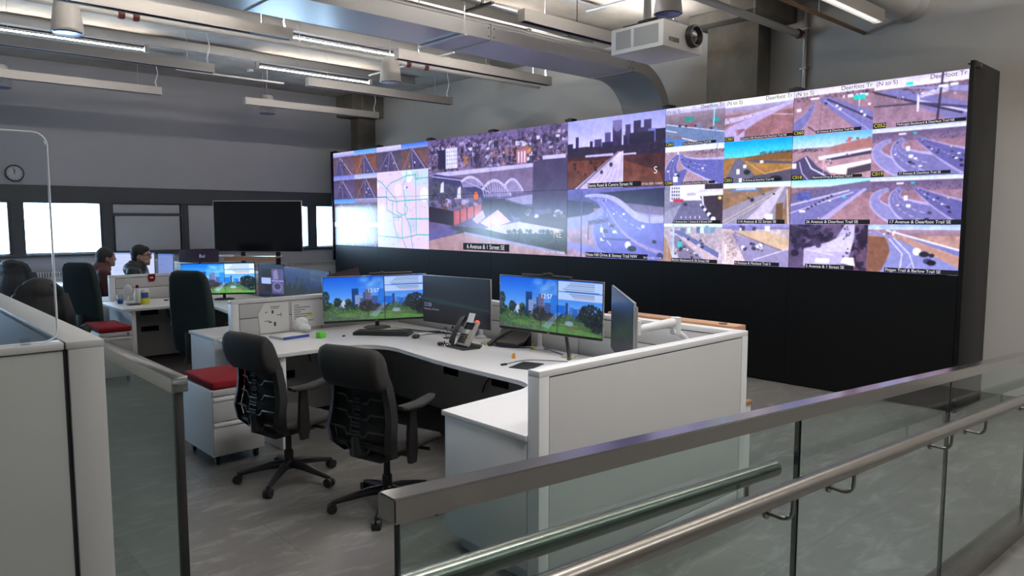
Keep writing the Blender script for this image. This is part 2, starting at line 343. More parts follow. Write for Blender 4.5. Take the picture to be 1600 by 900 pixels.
strip(3.9, 6.1, 4.9, 'unseen tube strip light added to brighten the ceiling above the projector')  # out of view, added so the slab near the projector turns bright
strip(1.2, 3.4, 7.6, 'lit bare tube strip light beside the big duct over the left desks')
for i, (y, l) in enumerate([(11.62, 'thin dark ceiling rail carrying strip lights, nearest the window wall'), (9.46, 'thin dark ceiling rail above the sprinkler pipe'), (7.2, 'thin dark ceiling rail above the big duct')]):
    one(MB().box(.4, 8.2, y-.02, y+.02, 4.385, 4.425).box(.4, 8.2, y-.004, y+.004, 4.42, ZC), 'ceiling_rail', M['conduit'], l, 'rail', 'ceiling rails')

def pend_speaker(x, y, z, r, label):
    t = thing('pendant_speaker', label, 'speaker', (x, y, z), 0, 'cone pendant speakers')
    MB().lathe([(r*1.0, 0), (r*1.0, .015), (r*.94, .1), (r*.80, .26), (r*.74, .31), (r*.6, .335), (r*.1, .345)], n=32, capa=False).build('shell', M['fixture'], t)
    MB().lathe([(r*.985, .004), (r*.9, -.008), (r*.4, -.014), (.004, -.016)], n=32).build('grille', M['louver'], t)
    MB().tube([(0, 0, .34), (0, 0, ZC-z)], .006, 8).build('suspension_wire', M['conduit'], t)
    return t
pend_speaker(1.86, 8.73, 3.75, .15, 'tapered beige pendant speaker hanging below the pipe, top left of the photo')
pend_speaker(5.79, 8.79, 3.75, .15, 'tapered pendant speaker beside the red pipe couplings, centre of the ceiling')
pend_speaker(5.80, 4.17, 3.75, .13, 'tapered pendant speaker right above the projector')
pend_speaker(6.07, 13.38, 3.83, .155, 'small far pendant speaker behind the last row of pendant lights')
pend_speaker(1.93, 13.46, 3.83, .155, 'far pendant speaker at the left edge of the photo')

# sprinkler pipes, conduits
def sprinkler(x0, x1, y, z, r, coup, label, m='pipe'):
    t = thing('sprinkler_pipe', label, 'pipe', (0, y, z))
    MB().cyl((x0, 0, 0), (x1, 0, 0), r, 14).build('pipe_run', M[m], t)
    for x in coup:
        MB().lathe([(r*1.05, -.035), (r*1.35, -.03), (r*1.45, 0), (r*1.35, .03), (r*1.05, .035)], (x, 0, 0), 14, 'x').box(x-.02, x+.02, -r*1.9, r*1.9, -.014, .014, .004).build('coupling', M['red'], t)
    for x in (1.0, 4.6, 7.8): MB().tube([(x, 0, r), (x, 0, ZC-z)], .005, 6).build('hanger_rod', M['conduit'], t)
sprinkler(-6, 9.0, 9.1, 4.12, .035, (2.47, 2.62, 6.3, 6.62), 'long white sprinkler pipe with red couplings running to the right wall')
sprinkler(-6, 8.98, 4.43, 4.13, .042, (8.85,), 'white sprinkler pipe ending in a red coupling at the wall conduit')
sprinkler(-6, 8.98, 3.68, 4.02, .022, (), 'brown steel pipe running beside the round duct', 'dwood')
one(MB().cyl((1.50, 7.4, 4.44), (1.50, 14.5, 4.44), .022, 12), 'branch_pipe', M['pipe'], 'thin white branch pipe crossing the ceiling at the top left', 'pipe')
one(MB().cyl((7.0, 8.9, 4.36), (7.0, 11.3, 4.36), .016, 12), 'branch_pipe', M['pipe'], 'short white branch pipe behind the central pendant speaker', 'pipe')
one(MB().cyl((4.1, 12.3, 4.22), (5.9, 12.3, 4.22), .016, 12).cyl((4.4, 12.3, 4.22), (4.4, 12.3, ZC), .006, 6).cyl((5.6, 12.3, 4.22), (5.6, 12.3, ZC), .006, 6), 'conduit_run', M['pipe'], 'thin white conduit between the far row of pendants and the strip lights', 'conduit')
one(MB().cyl((2, 6.62, 4.12), (8.2, 6.62, 4.12), .03, 12), 'conduit_run', M['conduit'], 'grey conduit running along the top of the big duct', 'conduit')
dc = thing('conduit_run', 'thick galvanised conduit with clamps above the near edge of the big duct', 'conduit', (0, 5.98, 4.1))
MB().cyl((2, 0, 0), (8.0, 0, 0), .036, 14).build('pipe_run', M['conduit'], dc)
for x in (3.0, 5.05, 6.6): MB().box(x-.02, x+.02, -.2, .25, -.06, -.038).box(x-.015, x+.015, -.045, .045, -.045, .045, .004).tube([(x, .06, -.05), (x, .06, ZC-4.1)], .006, 6).build('clamp', M['chairmetal'], dc)
for i, (yy, zz) in enumerate([(6.12, 4.46), (6.165, 4.46), (6.21, 4.46)]):
    one(MB().cyl((2, yy, zz), (7.2, yy, zz), .016, 10), 'conduit_run', M['conduit'], 'bundled conduit under the slab above the pendant by the projector', 'conduit', 'bundled ceiling conduits')
one(MB().cyl((6.95, 6.2, 4.40), (6.95, 3.75, 4.40), .018, 10), 'conduit_run', M['conduit'], 'galvanised conduit crossing behind the projector pole toward the column', 'conduit')
vc = thing('wall_conduit', 'vertical galvanised conduit on the right wall above the video wall', 'conduit', (8.96, 4.39, 0))
MB().cyl((0, 0, 2.4), (0, 0, 4.45), .028, 12).build('pipe_run', M['conduit'], vc)
for z in (3.72, 4.2): MB().box(-.035, .04, -.045, .045, z-.015, z+.015, .004).build('strap', M['conduit'], vc)

# rectangular duct with elbow
dt = thing('air_duct', 'big rectangular blue-grey air duct that elbows down behind the video wall', 'duct', (0, 6.45, 3.775))
def dprof(x0=-6):
    c = (7.85, 3.175); inn = [(x0, 3.775)]+[(c[0]+.6*math.sin(a), c[1]+.6*math.cos(a)) for a in [PI/2*k/14 for k in range(15)]]+[(8.45, 1.7)]
    out = [(x0, 3.93)]+[(c[0]+.755*math.sin(a), c[1]+.755*math.cos(a)) for a in [PI/2*k/14 for k in range(15)]]+[(8.605, 1.7)]
    return inn, out
inn, out = dprof(); d = MB(); rg = []
for a, b in zip(inn, out):
    rg.append([(a[0], -.35, a[1]-3.775), (a[0], .35, a[1]-3.775), (b[0], .35, b[1]-3.775), (b[0], -.35, b[1]-3.775)])
d.rings(rg).build('duct_body', M['duct'], dt)
for x in (.5, 2.9, 5.3, 7.7):
    MB().box(x-.004, x+.004, -.362, .362, -.012, .167).build('flange', M['fixture'], dt)
    for dx in (-.04, .04):
        for zz in (.03, .12): MB().lathe([(.008, -.358), (.006, -.364), (.001, -.365)], (x+dx, 0, zz), 8, 'y').build('bolt', M['black'], dt)
for x in (1.5, 4.9): MB().tube([(x, -.4, -.02), (x, -.4, ZC-3.775)], .006, 6).tube([(x, .4, -.02), (x, .4, ZC-3.775)], .006, 6).box(x-.02, x+.02, -.42, .42, -.03, -.013).build('trapeze_hanger', M['conduit'], dt)
# round duct on the right
rd = thing('round_duct', 'large round pale duct at the top right ending at the wall', 'duct', (7, 3.22, 4.275))
MB().lathe([(.225, -6), (.225, 1.7), (.231, 1.71), (.231, 1.75), (.225, 1.76), (.225, 1.99)], n=44, ax='x').build('duct_body', M['wall'], rd)

# projector
pj = thing('projector', 'white ceiling projector with a black lens hanging from a grey pole', 'projector', (4.70, 3.47, 3.1))
MB().box(-.25, .25, -.235, .25, 0, .19, .008).build('shell', M['projector'], pj)
MB().box(-.253, -.248, -.19, .03, .035, .165).box(-.253, -.248, .06, .2, .035, .165).build('side_grille', M['grille'], pj)
ln = MB().lathe([(.083, -.236), (.083, -.27), (.078, -.285), (.068, -.285), (.06, -.262)], (.1, 0, .115), 36, 'y', True, False).build('lens_ring', M['black'], pj)
MB().lathe([(.066, -.25), (.05, -.268), (.02, -.276), (.001, -.278)], (.1, 0, .115), 32, 'y').build('lens', M['lens'], ln)
MB().box(-.18, -.16, -.239, -.233, .045, .075).box(-.15, -.06, -.239, -.233, .045, .075).build('badge', M['black'], pj)
MB().prism(rrect(.26, .24, .04), .19, .25, .01).box(-.2, -.12, .05, .18, .19, .215, .005).build('ceiling_mount', M['black'], pj)
MB().cyl((0, .1, .24), (0, .1, ZC-3.1), .03, 18).build('pole', M['fixture'], pj)

# ---------------------------------------------------------------- pictures shown on the screens
class Cv:
    def __init__(s, w, h, c=(120, 120, 130)):
        s.w, s.h = w*2, h*2; s.a = np.empty((s.h, s.w, 3)); s.a[:] = np.array(c)/255.
        s.Y, s.X = np.mgrid[0:s.h, 0:s.w]; s.X = (s.X+.5)/s.w; s.Y = (s.Y+.5)/s.h
    def put(s, m, c, al=1.):
        c = np.array(c)/255.; s.a[m] = s.a[m]*(1-al)+c*al
    def grad(s, y0, y1, c0, c1):
        m = (s.Y >= y0) & (s.Y < y1); t = ((s.Y-y0)/(y1-y0))[..., None]; g = (np.array(c0)*(1-t)+np.array(c1)*t)/255.
        s.a[m] = g[m]; return s
    def mask(s, P):
        P = [tuple(p) for p in P]; m = np.zeros((s.h, s.w), bool); n = len(P)
        for i in range(n):
            x0, y0 = P[i]; x1, y1 = P[(i+1) % n]
            if y0 == y1: continue
            c = ((s.Y >= min(y0, y1)) & (s.Y < max(y0, y1))) & (s.X < x0+(s.Y-y0)/(y1-y0)*(x1-x0)); m ^= c
        return m
    def poly(s, P, c, al=1.): s.put(s.mask(P), c, al); return s
    def rect(s, x0, y0, x1, y1, c, al=1.): s.put((s.X >= x0) & (s.X < x1) & (s.Y >= y0) & (s.Y < y1), c, al); return s
    def ell(s, x, y, rx, ry, c, al=1.): s.put(((s.X-x)/rx)**2+((s.Y-y)/ry)**2 < 1, c, al); return s
    def line(s, P, wd, c, al=1.):
        for (x0, y0), (x1, y1) in zip(P, P[1:]):
            dx, dy = x1-x0, (y1-y0)*s.h/s.w; L = dx*dx+dy*dy+1e-12
            t = np.clip(((s.X-x0)*dx+(s.Y-y0)*s.h/s.w*dy)/L, 0, 1)
            d = np.hypot(s.X-x0-t*dx, (s.Y-y0)*s.h/s.w-t*dy); s.put(d < wd/2, c, al)
        return s
    def noise(s, amt, n=14, m=None):
        g = np.zeros((s.h, s.w))
        for k, w in ((n, .5), (n*3, .35), (n*8, .3)):
            q = RNG.random((int(k*s.h/s.w)+3, k+3)); xi = s.X*k; yi = s.Y*k*s.h/s.w; x0 = xi.astype(int); y0 = yi.astype(int); fx = xi-x0; fy = yi-y0
            g += w*((q[y0, x0]*(1-fx)+q[y0, x0+1]*fx)*(1-fy)+(q[y0+1, x0]*(1-fx)+q[y0+1, x0+1]*fx)*fy-.5)
        g = (1+g*amt)[..., None]; s.a = np.clip(s.a*g, 0, 1) if m is None else np.where(m[..., None], np.clip(s.a*g, 0, 1), s.a); return s
    def blobs(s, n, x0, x1, y0, y1, r0, r1, cs, sq=1., al=.85):
        for _ in range(n):
            x, y, r = RNG.uniform(x0, x1), RNG.uniform(y0, y1), RNG.uniform(r0, r1); c = np.array(cs[RNG.integers(len(cs))])*RNG.uniform(.8, 1.2)
            s.ell(x, y, r, r*s.w/s.h*sq, np.clip(c, 0, 255), al)
        return s
    def blocks(s, n, x0, x1, yb, h0, h1, w0, w1, cs):
        for _ in range(n):
            x, h, w = RNG.uniform(x0, x1), RNG.uniform(h0, h1), RNG.uniform(w0, w1); c = np.array(cs[RNG.integers(len(cs))])
            s.rect(x, yb-h, x+w, yb, c)
        return s
    def road(s, P, ws, c, edge=None, lanes=0, lc=(190, 190, 215)):
        P = np.array(P, float); t = np.linspace(0, 1, len(P)); tt = np.linspace(0, 1, 26)
        d = np.polyfit(t, P[:, 0], min(3, len(P)-1)), np.polyfit(t, P[:, 1], min(3, len(P)-1)); x, y = np.polyval(d[0], tt), np.polyval(d[1], tt)
        w = np.interp(tt, np.linspace(0, 1, len(ws)), ws); gx, gy = np.gradient(x), np.gradient(y)*s.h/s.w; L = np.hypot(gx, gy)+1e-9; nx, ny = -gy/L, gx/L*s.w/s.h
        def off(k): return list(zip(x+nx*w*k, y+ny*w*k))
        if edge: s.poly(off(.62)+off(-.62)[::-1], edge)
        s.poly(off(.5)+off(-.5)[::-1], c)
        for k in range(lanes):
            q = off(-.5+(k+1)/(lanes+1))
            for i in range(6, 25, 2): s.line([q[i], q[i+1]], w[i]*.035+.0015, lc, .8)
        s.last = (x, y, w, nx, ny); return s
    def cars(s, n, t0=.1, t1=.95, k=.04, cs=((240, 240, 255), (40, 40, 60), (70, 60, 80), (220, 220, 240), (30, 30, 45))):
        x, y, w, nx, ny = s.last
        for _ in range(n):
            i = int(RNG.uniform(t0, t1)*25); o = RNG.choice([-.27, -.05, .22]); r = w[i]*.06+.004; cx, cy = x[i]+nx[i]*w[i]*o, y[i]+ny[i]*w[i]*o
            s.ell(cx+r*.3, cy+r*.7*s.w/s.h*.6, r*1.2, r*.8, (35, 35, 60), .7); s.rect(cx-r, cy-r*1.1, cx+r, cy+r*1.0, cs[RNG.integers(len(cs))])
        return s
    def out(s): return s.a.reshape(s.h//2, 2, s.w//2, 2, 3).mean((1, 3))
LAV, PALE, BRN, TAN, ROAD, RD2, DK = (196, 192, 255), (226, 222, 255), (140, 108, 118), (168, 136, 134), (112, 110, 160), (134, 132, 180), (52, 46, 66)
def trees(c, y0, y1, n=60, cs=((58, 46, 70), (78, 62, 84), (44, 40, 60)), x0=0, x1=1): return c.blobs(int(n*4), x0, x1, y0, y1, .003, .012, cs, .8, .55)
def v_base(w, h, sky0, sky1, hy, ground, nz=.35):
    c = Cv(w, h, ground); c.grad(hy, 1, np.array(ground)*.92, np.array(ground)*1.06); c.noise(nz); c.grad(0, hy, sky0, sky1); return c
def V065(w, h):
    c = v_base(w, h, (205, 205, 250), (170, 165, 205), .16, (116, 104, 116)); c.grad(.16, .42, (140, 126, 140), (112, 98, 110)); c.noise(.2)
    c.poly([(0, .42), (1, .74), (1, 1), (.78, 1), (.1, .68), (0, .66)], (98, 120, 152)); c.poly([(0, .74), (.38, .86), (.3, 1), (0, 1)], (72, 120, 176))
    c.line([(0, .41), (1, .73)], .012, (200, 205, 235)); c.line([(.3, .8), (.7, 1)], .014, (220, 220, 245)); c.line([(0, .56), (.2, .64)], .012, (215, 215, 240))
    c.rect(.34, .28, .48, .38, (30, 140, 120)); c.rect(.8, .36, .9, .46, (40, 150, 140)); c.line([(.83, .0), (.82, .55)], .016, (150, 215, 240)); c.line([(.6, .2), (.59, .5)], .006, (120, 110, 130))
    for x, y, q in [(.47, .5, (170, 60, 90)), (.52, .52, (60, 60, 90)), (.6, .57, (70, 120, 190)), (.78, .62, (50, 50, 80)), (.86, .66, (90, 140, 200)), (.25, .48, DK), (.36, .5, DK)]: c.rect(x-.022, y-.03, x+.022, y+.03, q)
    return c
def V067(w, h):
    c = v_base(w, h, (232, 230, 255), (215, 212, 245), .18, (140, 100, 104)); c.grad(.18, .36, (150, 150, 190), (150, 122, 130)); c.noise(.15)
    c.road([(.3, 1), (.1, .82), (.5, .5), (1, .22)], [.32, .2, .07, .02], (170, 156, 196), (150, 124, 140)); c.road([(0, .5), (.4, .42), (1, .2)], [.08, .05, .02], (180, 170, 205)).cars(5)
    c.line([(.66, .42), (1, .5)], .01, (200, 180, 190)); return c
def V060(w, h):
    c = v_base(w, h, LAV, PALE, .14, (150, 118, 130)); trees(c, .14, .24, 50); c.blocks(8, .4, .95, .27, .05, .12, .03, .08, [(225, 220, 250), (60, 50, 70), (190, 180, 215)])
    c.poly([(.3, .22), (.46, .2), (1, .62), (1, 1), (.84, 1)], ROAD); c.line([(.44, .26), (1, .78)], .02, DK); c.line([(.4, .27), (.95, .98)], .006, LAV)
    c.road([(0, .86), (.18, .58), (.26, .3)], [.16, .09, .03], ROAD, (150, 140, 170)).cars(3); c.rect(.76, .24, .9, .34, (35, 190, 170)); c.line([(.83, .34), (.83, .48)], .008, (210, 220, 250)); c.rect(.04, .4, .1, .46, (225, 220, 250)); c.rect(.22, .19, .33, .23, (235, 235, 255))
    c.line([(.37, .2), (.35, .95)], .008, (110, 90, 110)); c.line([(.2, .82), (.32, .97)], .012, DK)
    for x, y in [(.42, .34), (.56, .42), (.6, .5), (.86, .6), (.9, .68), (.95, .46)]: c.rect(x-.016, y-.025, x+.016, y+.025, (225, 225, 250) if x > .55 else DK)
    return c
def V052(w, h):
    c = v_base(w, h, LAV, PALE, .2, (138, 112, 128)); trees(c, .2, .3, 60, x0=.3); c.poly([(.0, .26), (.25, .22), (1, .62), (1, .98), (.9, .98), (.3, .42)], ROAD)
    c.poly([(.3, .2), (1, .3), (1, .42), (.4, .24)], RD2); c.line([(0, .24), (.95, .82)], .022, DK); c.line([(.5, .5), (1, .8)], .02, LAV); c.poly([(.0, .52), (.55, .54), (1, .7), (1, .74), (.5, .58), (0, .55)], (70, 58, 80))
    c.rect(.48, .36, .505, .72, (215, 212, 245)); c.poly([(.48, .36), (.8, .28), (.8, .38), (.5, .45)], (190, 186, 225)); c.line([(.5, .42), (.6, .34), (.66, .4), (.74, .31), (.8, .36)], .006, (120, 110, 150)); c.line([(.74, 0), (.7, .98)], .022, (48, 40, 62))
    c.rect(.36, .11, .43, .17, (40, 200, 180)); c.rect(.7, .24, .8, .29, (235, 232, 255)); c.rect(.82, .23, .9, .28, (240, 238, 255)); c.blobs(16, .1, .9, .3, .48, .005, .01, [(230, 230, 250), (40, 36, 60)]); return c
def V050(w, h):
    c = v_base(w, h, (196, 214, 255), (220, 225, 255), .14, (160, 134, 146)); trees(c, .14, .24, 30, x0=.5); c.blobs(20, .05, .45, .16, .26, .006, .018, [(220, 220, 255), (120, 120, 170)])
    c.road([(.3, 1), (.12, .7), (.16, .4), (.24, .22)], [.5, .24, .12, .03], (92, 92, 150), (160, 150, 190), 2).cars(4, .1, .7); c.road([(1.05, .74), (.6, .56), (.35, .4), (.3, .2)], [.36, .2, .12, .04], (92, 96, 160), (170, 165, 205), 2).cars(8)
    c.rect(.15, .78, .23, .92, (235, 235, 250)); c.line([(.89, .0), (.88, .7)], .008, (120, 110, 150)); return c
def V051(w, h):
    c = v_base(w, h, (0, 150, 235), (90, 205, 250), .4, (158, 116, 62), .45); c.poly([(.3, .4), (1, .3), (1, .5), (.5, .5)], (120, 84, 48)); trees(c, .29, .36, 30, ((50, 60, 50), (70, 70, 60)), .55, 1)
    c.poly([(.18, .42), (.26, .42), (.56, 1), (.0, 1)], (98, 96, 116)); c.poly([(.3, .45), (1, .56), (1, .62), (.5, .55)], (84, 80, 96)); c.poly([(.36, 1), (.44, .86), (1, .74), (1, 1)], (78, 74, 90)); c.line([(.34, .5), (.62, .82), (1, .7)], .012, (190, 160, 110))
    c.rect(.2, .68, .25, .8, (235, 240, 250)); c.ell(.08, .96, .07, .1, (30, 34, 50)); c.ell(.36, .76, .05, .06, (36, 44, 40)); c.ell(.78, .96, .1, .09, (36, 34, 46)); c.rect(.55, .5, .6, .56, (235, 235, 245)); c.rect(.3, .58, .35, .66, (220, 225, 240)); c.rect(.24, .9, .29, 1, (225, 220, 225)); c.line([(.3, .2), (.29, .48)], .005, (80, 120, 150)); return c
def V018(w, h):
    c = v_base(w, h, (86, 170, 240), (190, 215, 255), .3, (170, 136, 142)); c.poly([(.5, .3), (.8, .2), (1, .16), (1, .36), (.5, .4)], (160, 110, 104)); c.blobs(12, .7, 1, .14, .22, .012, .025, [(170, 70, 60), (140, 100, 96)], .7)
    trees(c, .3, .38, 30, x1=.4); c.poly([(.0, .62), (.2, .46), (.34, .72), (.6, 1), (0, 1)], (72, 66, 96)); c.line([(.18, .5), (.26, .75), (.5, .98)], .018, (215, 210, 240)); c.line([(.1, .6), (.14, .85), (.22, 1)], .012, (190, 185, 220))
    c.poly([(.36, .52), (1, .4), (1, .5), (.5, .6)], (60, 56, 80)); c.poly([(.34, .5), (1, .38), (1, .43), (.36, .58)], (226, 218, 246)); c.poly([(.45, .75), (1, .62), (1, .7), (.72, .78), (.7, .92), (.5, .86)], (242, 236, 252)); c.poly([(.72, .8), (1, .7), (1, .86), (.72, .94)], (70, 60, 70))
    c.rect(.0, .62, .06, .74, (235, 235, 250)); c.blobs(14, .3, .95, .46, .74, .005, .012, [(230, 225, 245), (60, 52, 72)]); c.line([(.42, .5), (.42, .95)], .006, (220, 200, 220)); return c
def V019(w, h, s=1):
    c = v_base(w, h, (170, 196, 255), (214, 214, 255), .09, (150, 116, 130)); c.grad(.09, .3, (96, 82, 116), (130, 108, 132)); trees(c, .12, .3, 90, ((70, 58, 86), (100, 84, 110), (84, 70, 98)))
    c.road([(.6, 1), (.18, .72), (.06, .45), (.22, .26)], [.2, .14, .09, .03], RD2, (176, 168, 206)); c.road([(.95, 1), (.5, .76), (.3, .5), (.36, .24)], [.36, .24, .14, .04], ROAD, (170, 164, 208), 2).cars(6); c.road([(1.05, .78), (.75, .52), (.5, .24)], [.24, .14, .03], (92, 90, 146), (160, 150, 190), 1).cars(16)
    c.rect(.39, .4, .43, .5, (240, 240, 255)); c.rect(.42, .58, .47, .64, (225, 230, 255)); c.rect(.46, .12, .5, .16, (50, 180, 190)); c.rect(.3, .13, .38, .16, (235, 235, 255)); c.ell(.86, .46, .01, .016, (240, 210, 60)); return c
def Vst(w, h):
    c = Cv(w, h, (110, 106, 132)); c.grad(0, .4, (240, 240, 255), (225, 225, 250)); c.rect(0, 0, .3, .42, (205, 205, 225)); c.rect(0, 0, .1, .8, (120, 120, 140))
    for i in range(4):
        for j in range(4): c.rect(.13+j*.04, .05+i*.09, .15+j*.04, .1+i*.09, (60, 60, 80))
    c.rect(.16, .36, .34, .44, (180, 50, 70)); c.poly([(.34, .4), (.58, .4), (.86, 1), (.1, 1)], (100, 98, 128)); c.poly([(.1, .62), (.3, .5), (.14, 1), (0, 1), (0, .75)], (140, 138, 160)); c.poly([(.62, .3), (1, .28), (1, 1), (.9, 1)], (58, 48, 58)); c.rect(.6, .12, 1, .2, (200, 198, 216)); c.rect(.7, .0, 1, .12, (50, 44, 54)); c.rect(.4, .2, .55, .28, (180, 175, 200)); c.noise(.25, 20)
    for k in range(7): c.ell(.64+k*.035, .52+k*.06, .018+k*.004, .03+k*.006, (225, 225, 245) if k % 2 == 0 else (40, 40, 56))
    c.rect(.34, .46, .41, .54, (50, 50, 66)); c.ell(.95, .35, .03, .04, (240, 190, 90)); c.line([(.66, .25), (.68, .5)], .03, (200, 200, 220))
    for k in range(5): c.rect(.3+k*.08, .8, .315+k*.08, .86, (210, 210, 230))
    return c
def V114(w, h):
    c = v_base(w, h, (176, 214, 246), (232, 236, 255), .13, (138, 108, 82), .5); c.rect(.1, .16, .55, .22, (90, 120, 150)); c.rect(.2, .14, .5, .17, (190, 200, 220))
    c.poly([(.86, .12), (.95, .12), (.92, .6), (.8, 1), (.0, 1), (.0, .66)], (140, 134, 150)); c.poly([(.87, .12), (.92, .12), (.7, .8), (.5, 1), (.3, 1)], (190, 182, 200)); c.poly([(.8, .52), (.9, .5), (.9, 1), (.8, .9)], (104, 78, 54)); c.line([(.0, .95), (.85, .2)], .01, (200, 190, 150)); c.line([(.05, .99), (.7, .4)], .006, (205, 200, 215)); c.line([(.95, .2), (.98, 1)], .02, (190, 184, 200))
    c.rect(.64, .76, .76, .92, (245, 246, 255)); c.rect(.62, .86, .66, .94, (70, 66, 70)); c.ell(.45, .42, .03, .05, (44, 50, 60)); c.ell(.4, .37, .02, .03, (60, 60, 70)); c.rect(.75, .27, .78, .31, (40, 40, 60)); c.rect(.6, .28, .63, .31, (70, 66, 80)); return c
def V026(w, h):
    c = v_base(w, h, (130, 205, 250), (200, 226, 255), .16, (150, 116, 124)); c.poly([(0, .3), (.2, .22), (1, .06), (1, .3), (0, .56)], (104, 96, 128)); trees(c, .2, .46, 60, ((70, 66, 92), (100, 90, 116), (60, 70, 120)), 0, .6)
    c.poly([(0, .52), (.75, .24), (.95, .22), (.3, 1), (0, 1)], ROAD); c.line([(0, .74), (.8, .3)], .012, LAV); c.line([(0, .56), (.75, .26)], .02, (190, 184, 220)); c.poly([(.3, 1), (.42, 1), (.97, .24), (.93, .22)], (166, 158, 196))
    for k in range(7): c.rect(.22+k*.05, .62-k*.045, .25+k*.05, .66-k*.045, DK)
    c.rect(.12, .68, .2, .73, (240, 240, 255)); c.rect(.5, .46, .53, .49, (235, 235, 255)); c.rect(.67, .38, .71, .42, (50, 200, 190)); c.blobs(20, .1, .25, .32, .44, .01, .03, [(70, 90, 170), (84, 78, 120)]); c.ell(.38, .86, .012, .02, (240, 200, 80)); return c
def V036(w, h):
    c = v_base(w, h, (216, 244, 250), (190, 230, 240), .08, (176, 164, 172)); c.blocks(9, .3, 1, .24, .08, .2, .05, .12, [(190, 230, 240), (90, 110, 140), (235, 240, 250), (120, 150, 170)]); c.noise(.3, 20)
    c.poly([(.1, .16), (.3, .18), (.95, .72), (.95, .86)], (96, 106, 150)); c.poly([(.14, .3), (.24, .3), (.75, .98), (.3, .98)], (120, 112, 134)); c.poly([(.3, .34), (.36, .34), (.95, .92), (.95, 1), (.8, 1)], (190, 170, 176)); c.poly([(0, .3), (.08, .5), (.18, 1), (0, 1)], (156, 122, 92)); c.rect(.16, .0, .19, .95, (170, 190, 215)); c.rect(.06, .1, .075, 1, (150, 150, 165))
    c.rect(.25, .45, .33, .62, (70, 170, 170)); c.blobs(22, .2, .7, .4, .96, .012, .03, [(235, 235, 250), (44, 42, 60), (70, 66, 90), (200, 205, 235)], .8); return c
def V0int(w, h):
    c = v_base(w, h, (150, 150, 205), (110, 108, 150), .12, (196, 180, 178)); c.blocks(7, .0, .75, .16, .06, .16, .06, .16, [(240, 240, 255), (70, 66, 96), (120, 120, 170)]); c.poly([(.15, .2), (.7, .18), (1, .36), (1, .52), (.85, .62)], (196, 172, 140)); c.noise(.2, 18)
    c.poly([(.15, .22), (.95, .62), (1, .6), (1, 1), (.4, 1), (.28, .6)], (140, 134, 168)); c.line([(.5, .86), (.95, .6)], .012, (215, 212, 240)); c.line([(.2, .2), (.9, .62)], .014, (120, 104, 112)); trees(c, .2, .8, 50, ((98, 80, 104), (120, 100, 120)), .05, .24); c.rect(.05, .5, .075, .9, (230, 235, 250))
    c.blobs(18, .3, .62, .46, .62, .018, .034, [(240, 240, 252), (36, 32, 52), (60, 54, 76), (220, 220, 240)], .9); c.blobs(5, .08, .25, .65, .9, .006, .012, [(255, 200, 120), (255, 180, 80)]); return c
def V05(w, h):
    c = Cv(w, h, (88, 74, 104)); c.noise(.5, 10); c.blobs(90, 0, 1, 0, .7, .02, .06, [(40, 32, 54), (58, 48, 74), (90, 74, 104)], .9); c.poly([(.72, 0), (.84, 0), (.84, .3), (.76, .86), (.2, .95), (.2, .55), (.6, .35)], (176, 168, 200)); c.poly([(.62, .3), (.84, .1), (.8, .6), (.3, .62)], (196, 190, 220)); c.blobs(60, 0, .55, .1, .5, .015, .045, [(38, 32, 52), (56, 48, 74)], .9); c.blobs(40, .86, 1, .0, 1, .02, .05, [(50, 38, 60), (90, 66, 90), (38, 30, 48)])
    c.rect(.36, .76, .54, .86, (240, 240, 252)); c.poly([(.72, .72), (.84, .72), (.86, .92), (.68, .84)], (250, 248, 255)); c.blobs(14, .68, .8, .05, .75, .008, .014, [(40, 36, 56)]); c.line([(.24, .58), (.6, .68)], .008, (230, 226, 245)); return c
def V0pg(w, h):
    c = v_base(w, h, (140, 176, 230), (190, 200, 245), .1, (176, 140, 128)); c.grad(.1, .22, (150, 130, 150), (140, 110, 120)); c.noise(.2); c.poly([(0, .24), (.2, .26), (.27, .5), (.2, .9), (.16, 1), (0, 1)], (122, 84, 66)); c.noise(.25, 30, c.X+c.Y*.0 < .26)
    c.poly([(.0, .14), (.22, .2), (1, .85), (1, 1), (.16, 1), (.27, .6), (.22, .26), (0, .2)], (128, 132, 182)); c.line([(.25, .3), (.4, .6), (.38, 1)], .014, (210, 210, 240)); c.line([(.3, .28), (.48, .6), (.56, 1)], .014, (205, 205, 235)); c.poly([(.2, .14), (1, .5), (1, .62), (.35, .2)], (112, 118, 172)); c.poly([(.38, .26), (1, .66), (1, .84), (.45, .32)], (172, 132, 116)); c.line([(.22, .12), (1, .5)], .02, (225, 225, 250)); c.line([(.5, .8), (.42, 1)], .012, LAV)
    c.ell(.56, .55, .045, .08, (240, 240, 250)); c.ell(.64, .6, .055, .06, (34, 32, 46)); c.ell(.72, .62, .03, .04, (38, 36, 50)); c.ell(.68, .74, .05, .06, (60, 60, 96)); c.ell(.72, .77, .05, .055, (22, 22, 32)); c.ell(.83, .97, .07, .05, (28, 28, 40)); c.blobs(8, .0, .4, .12, .24, .006, .014, [(240, 240, 255), (40, 40, 60)]); return c
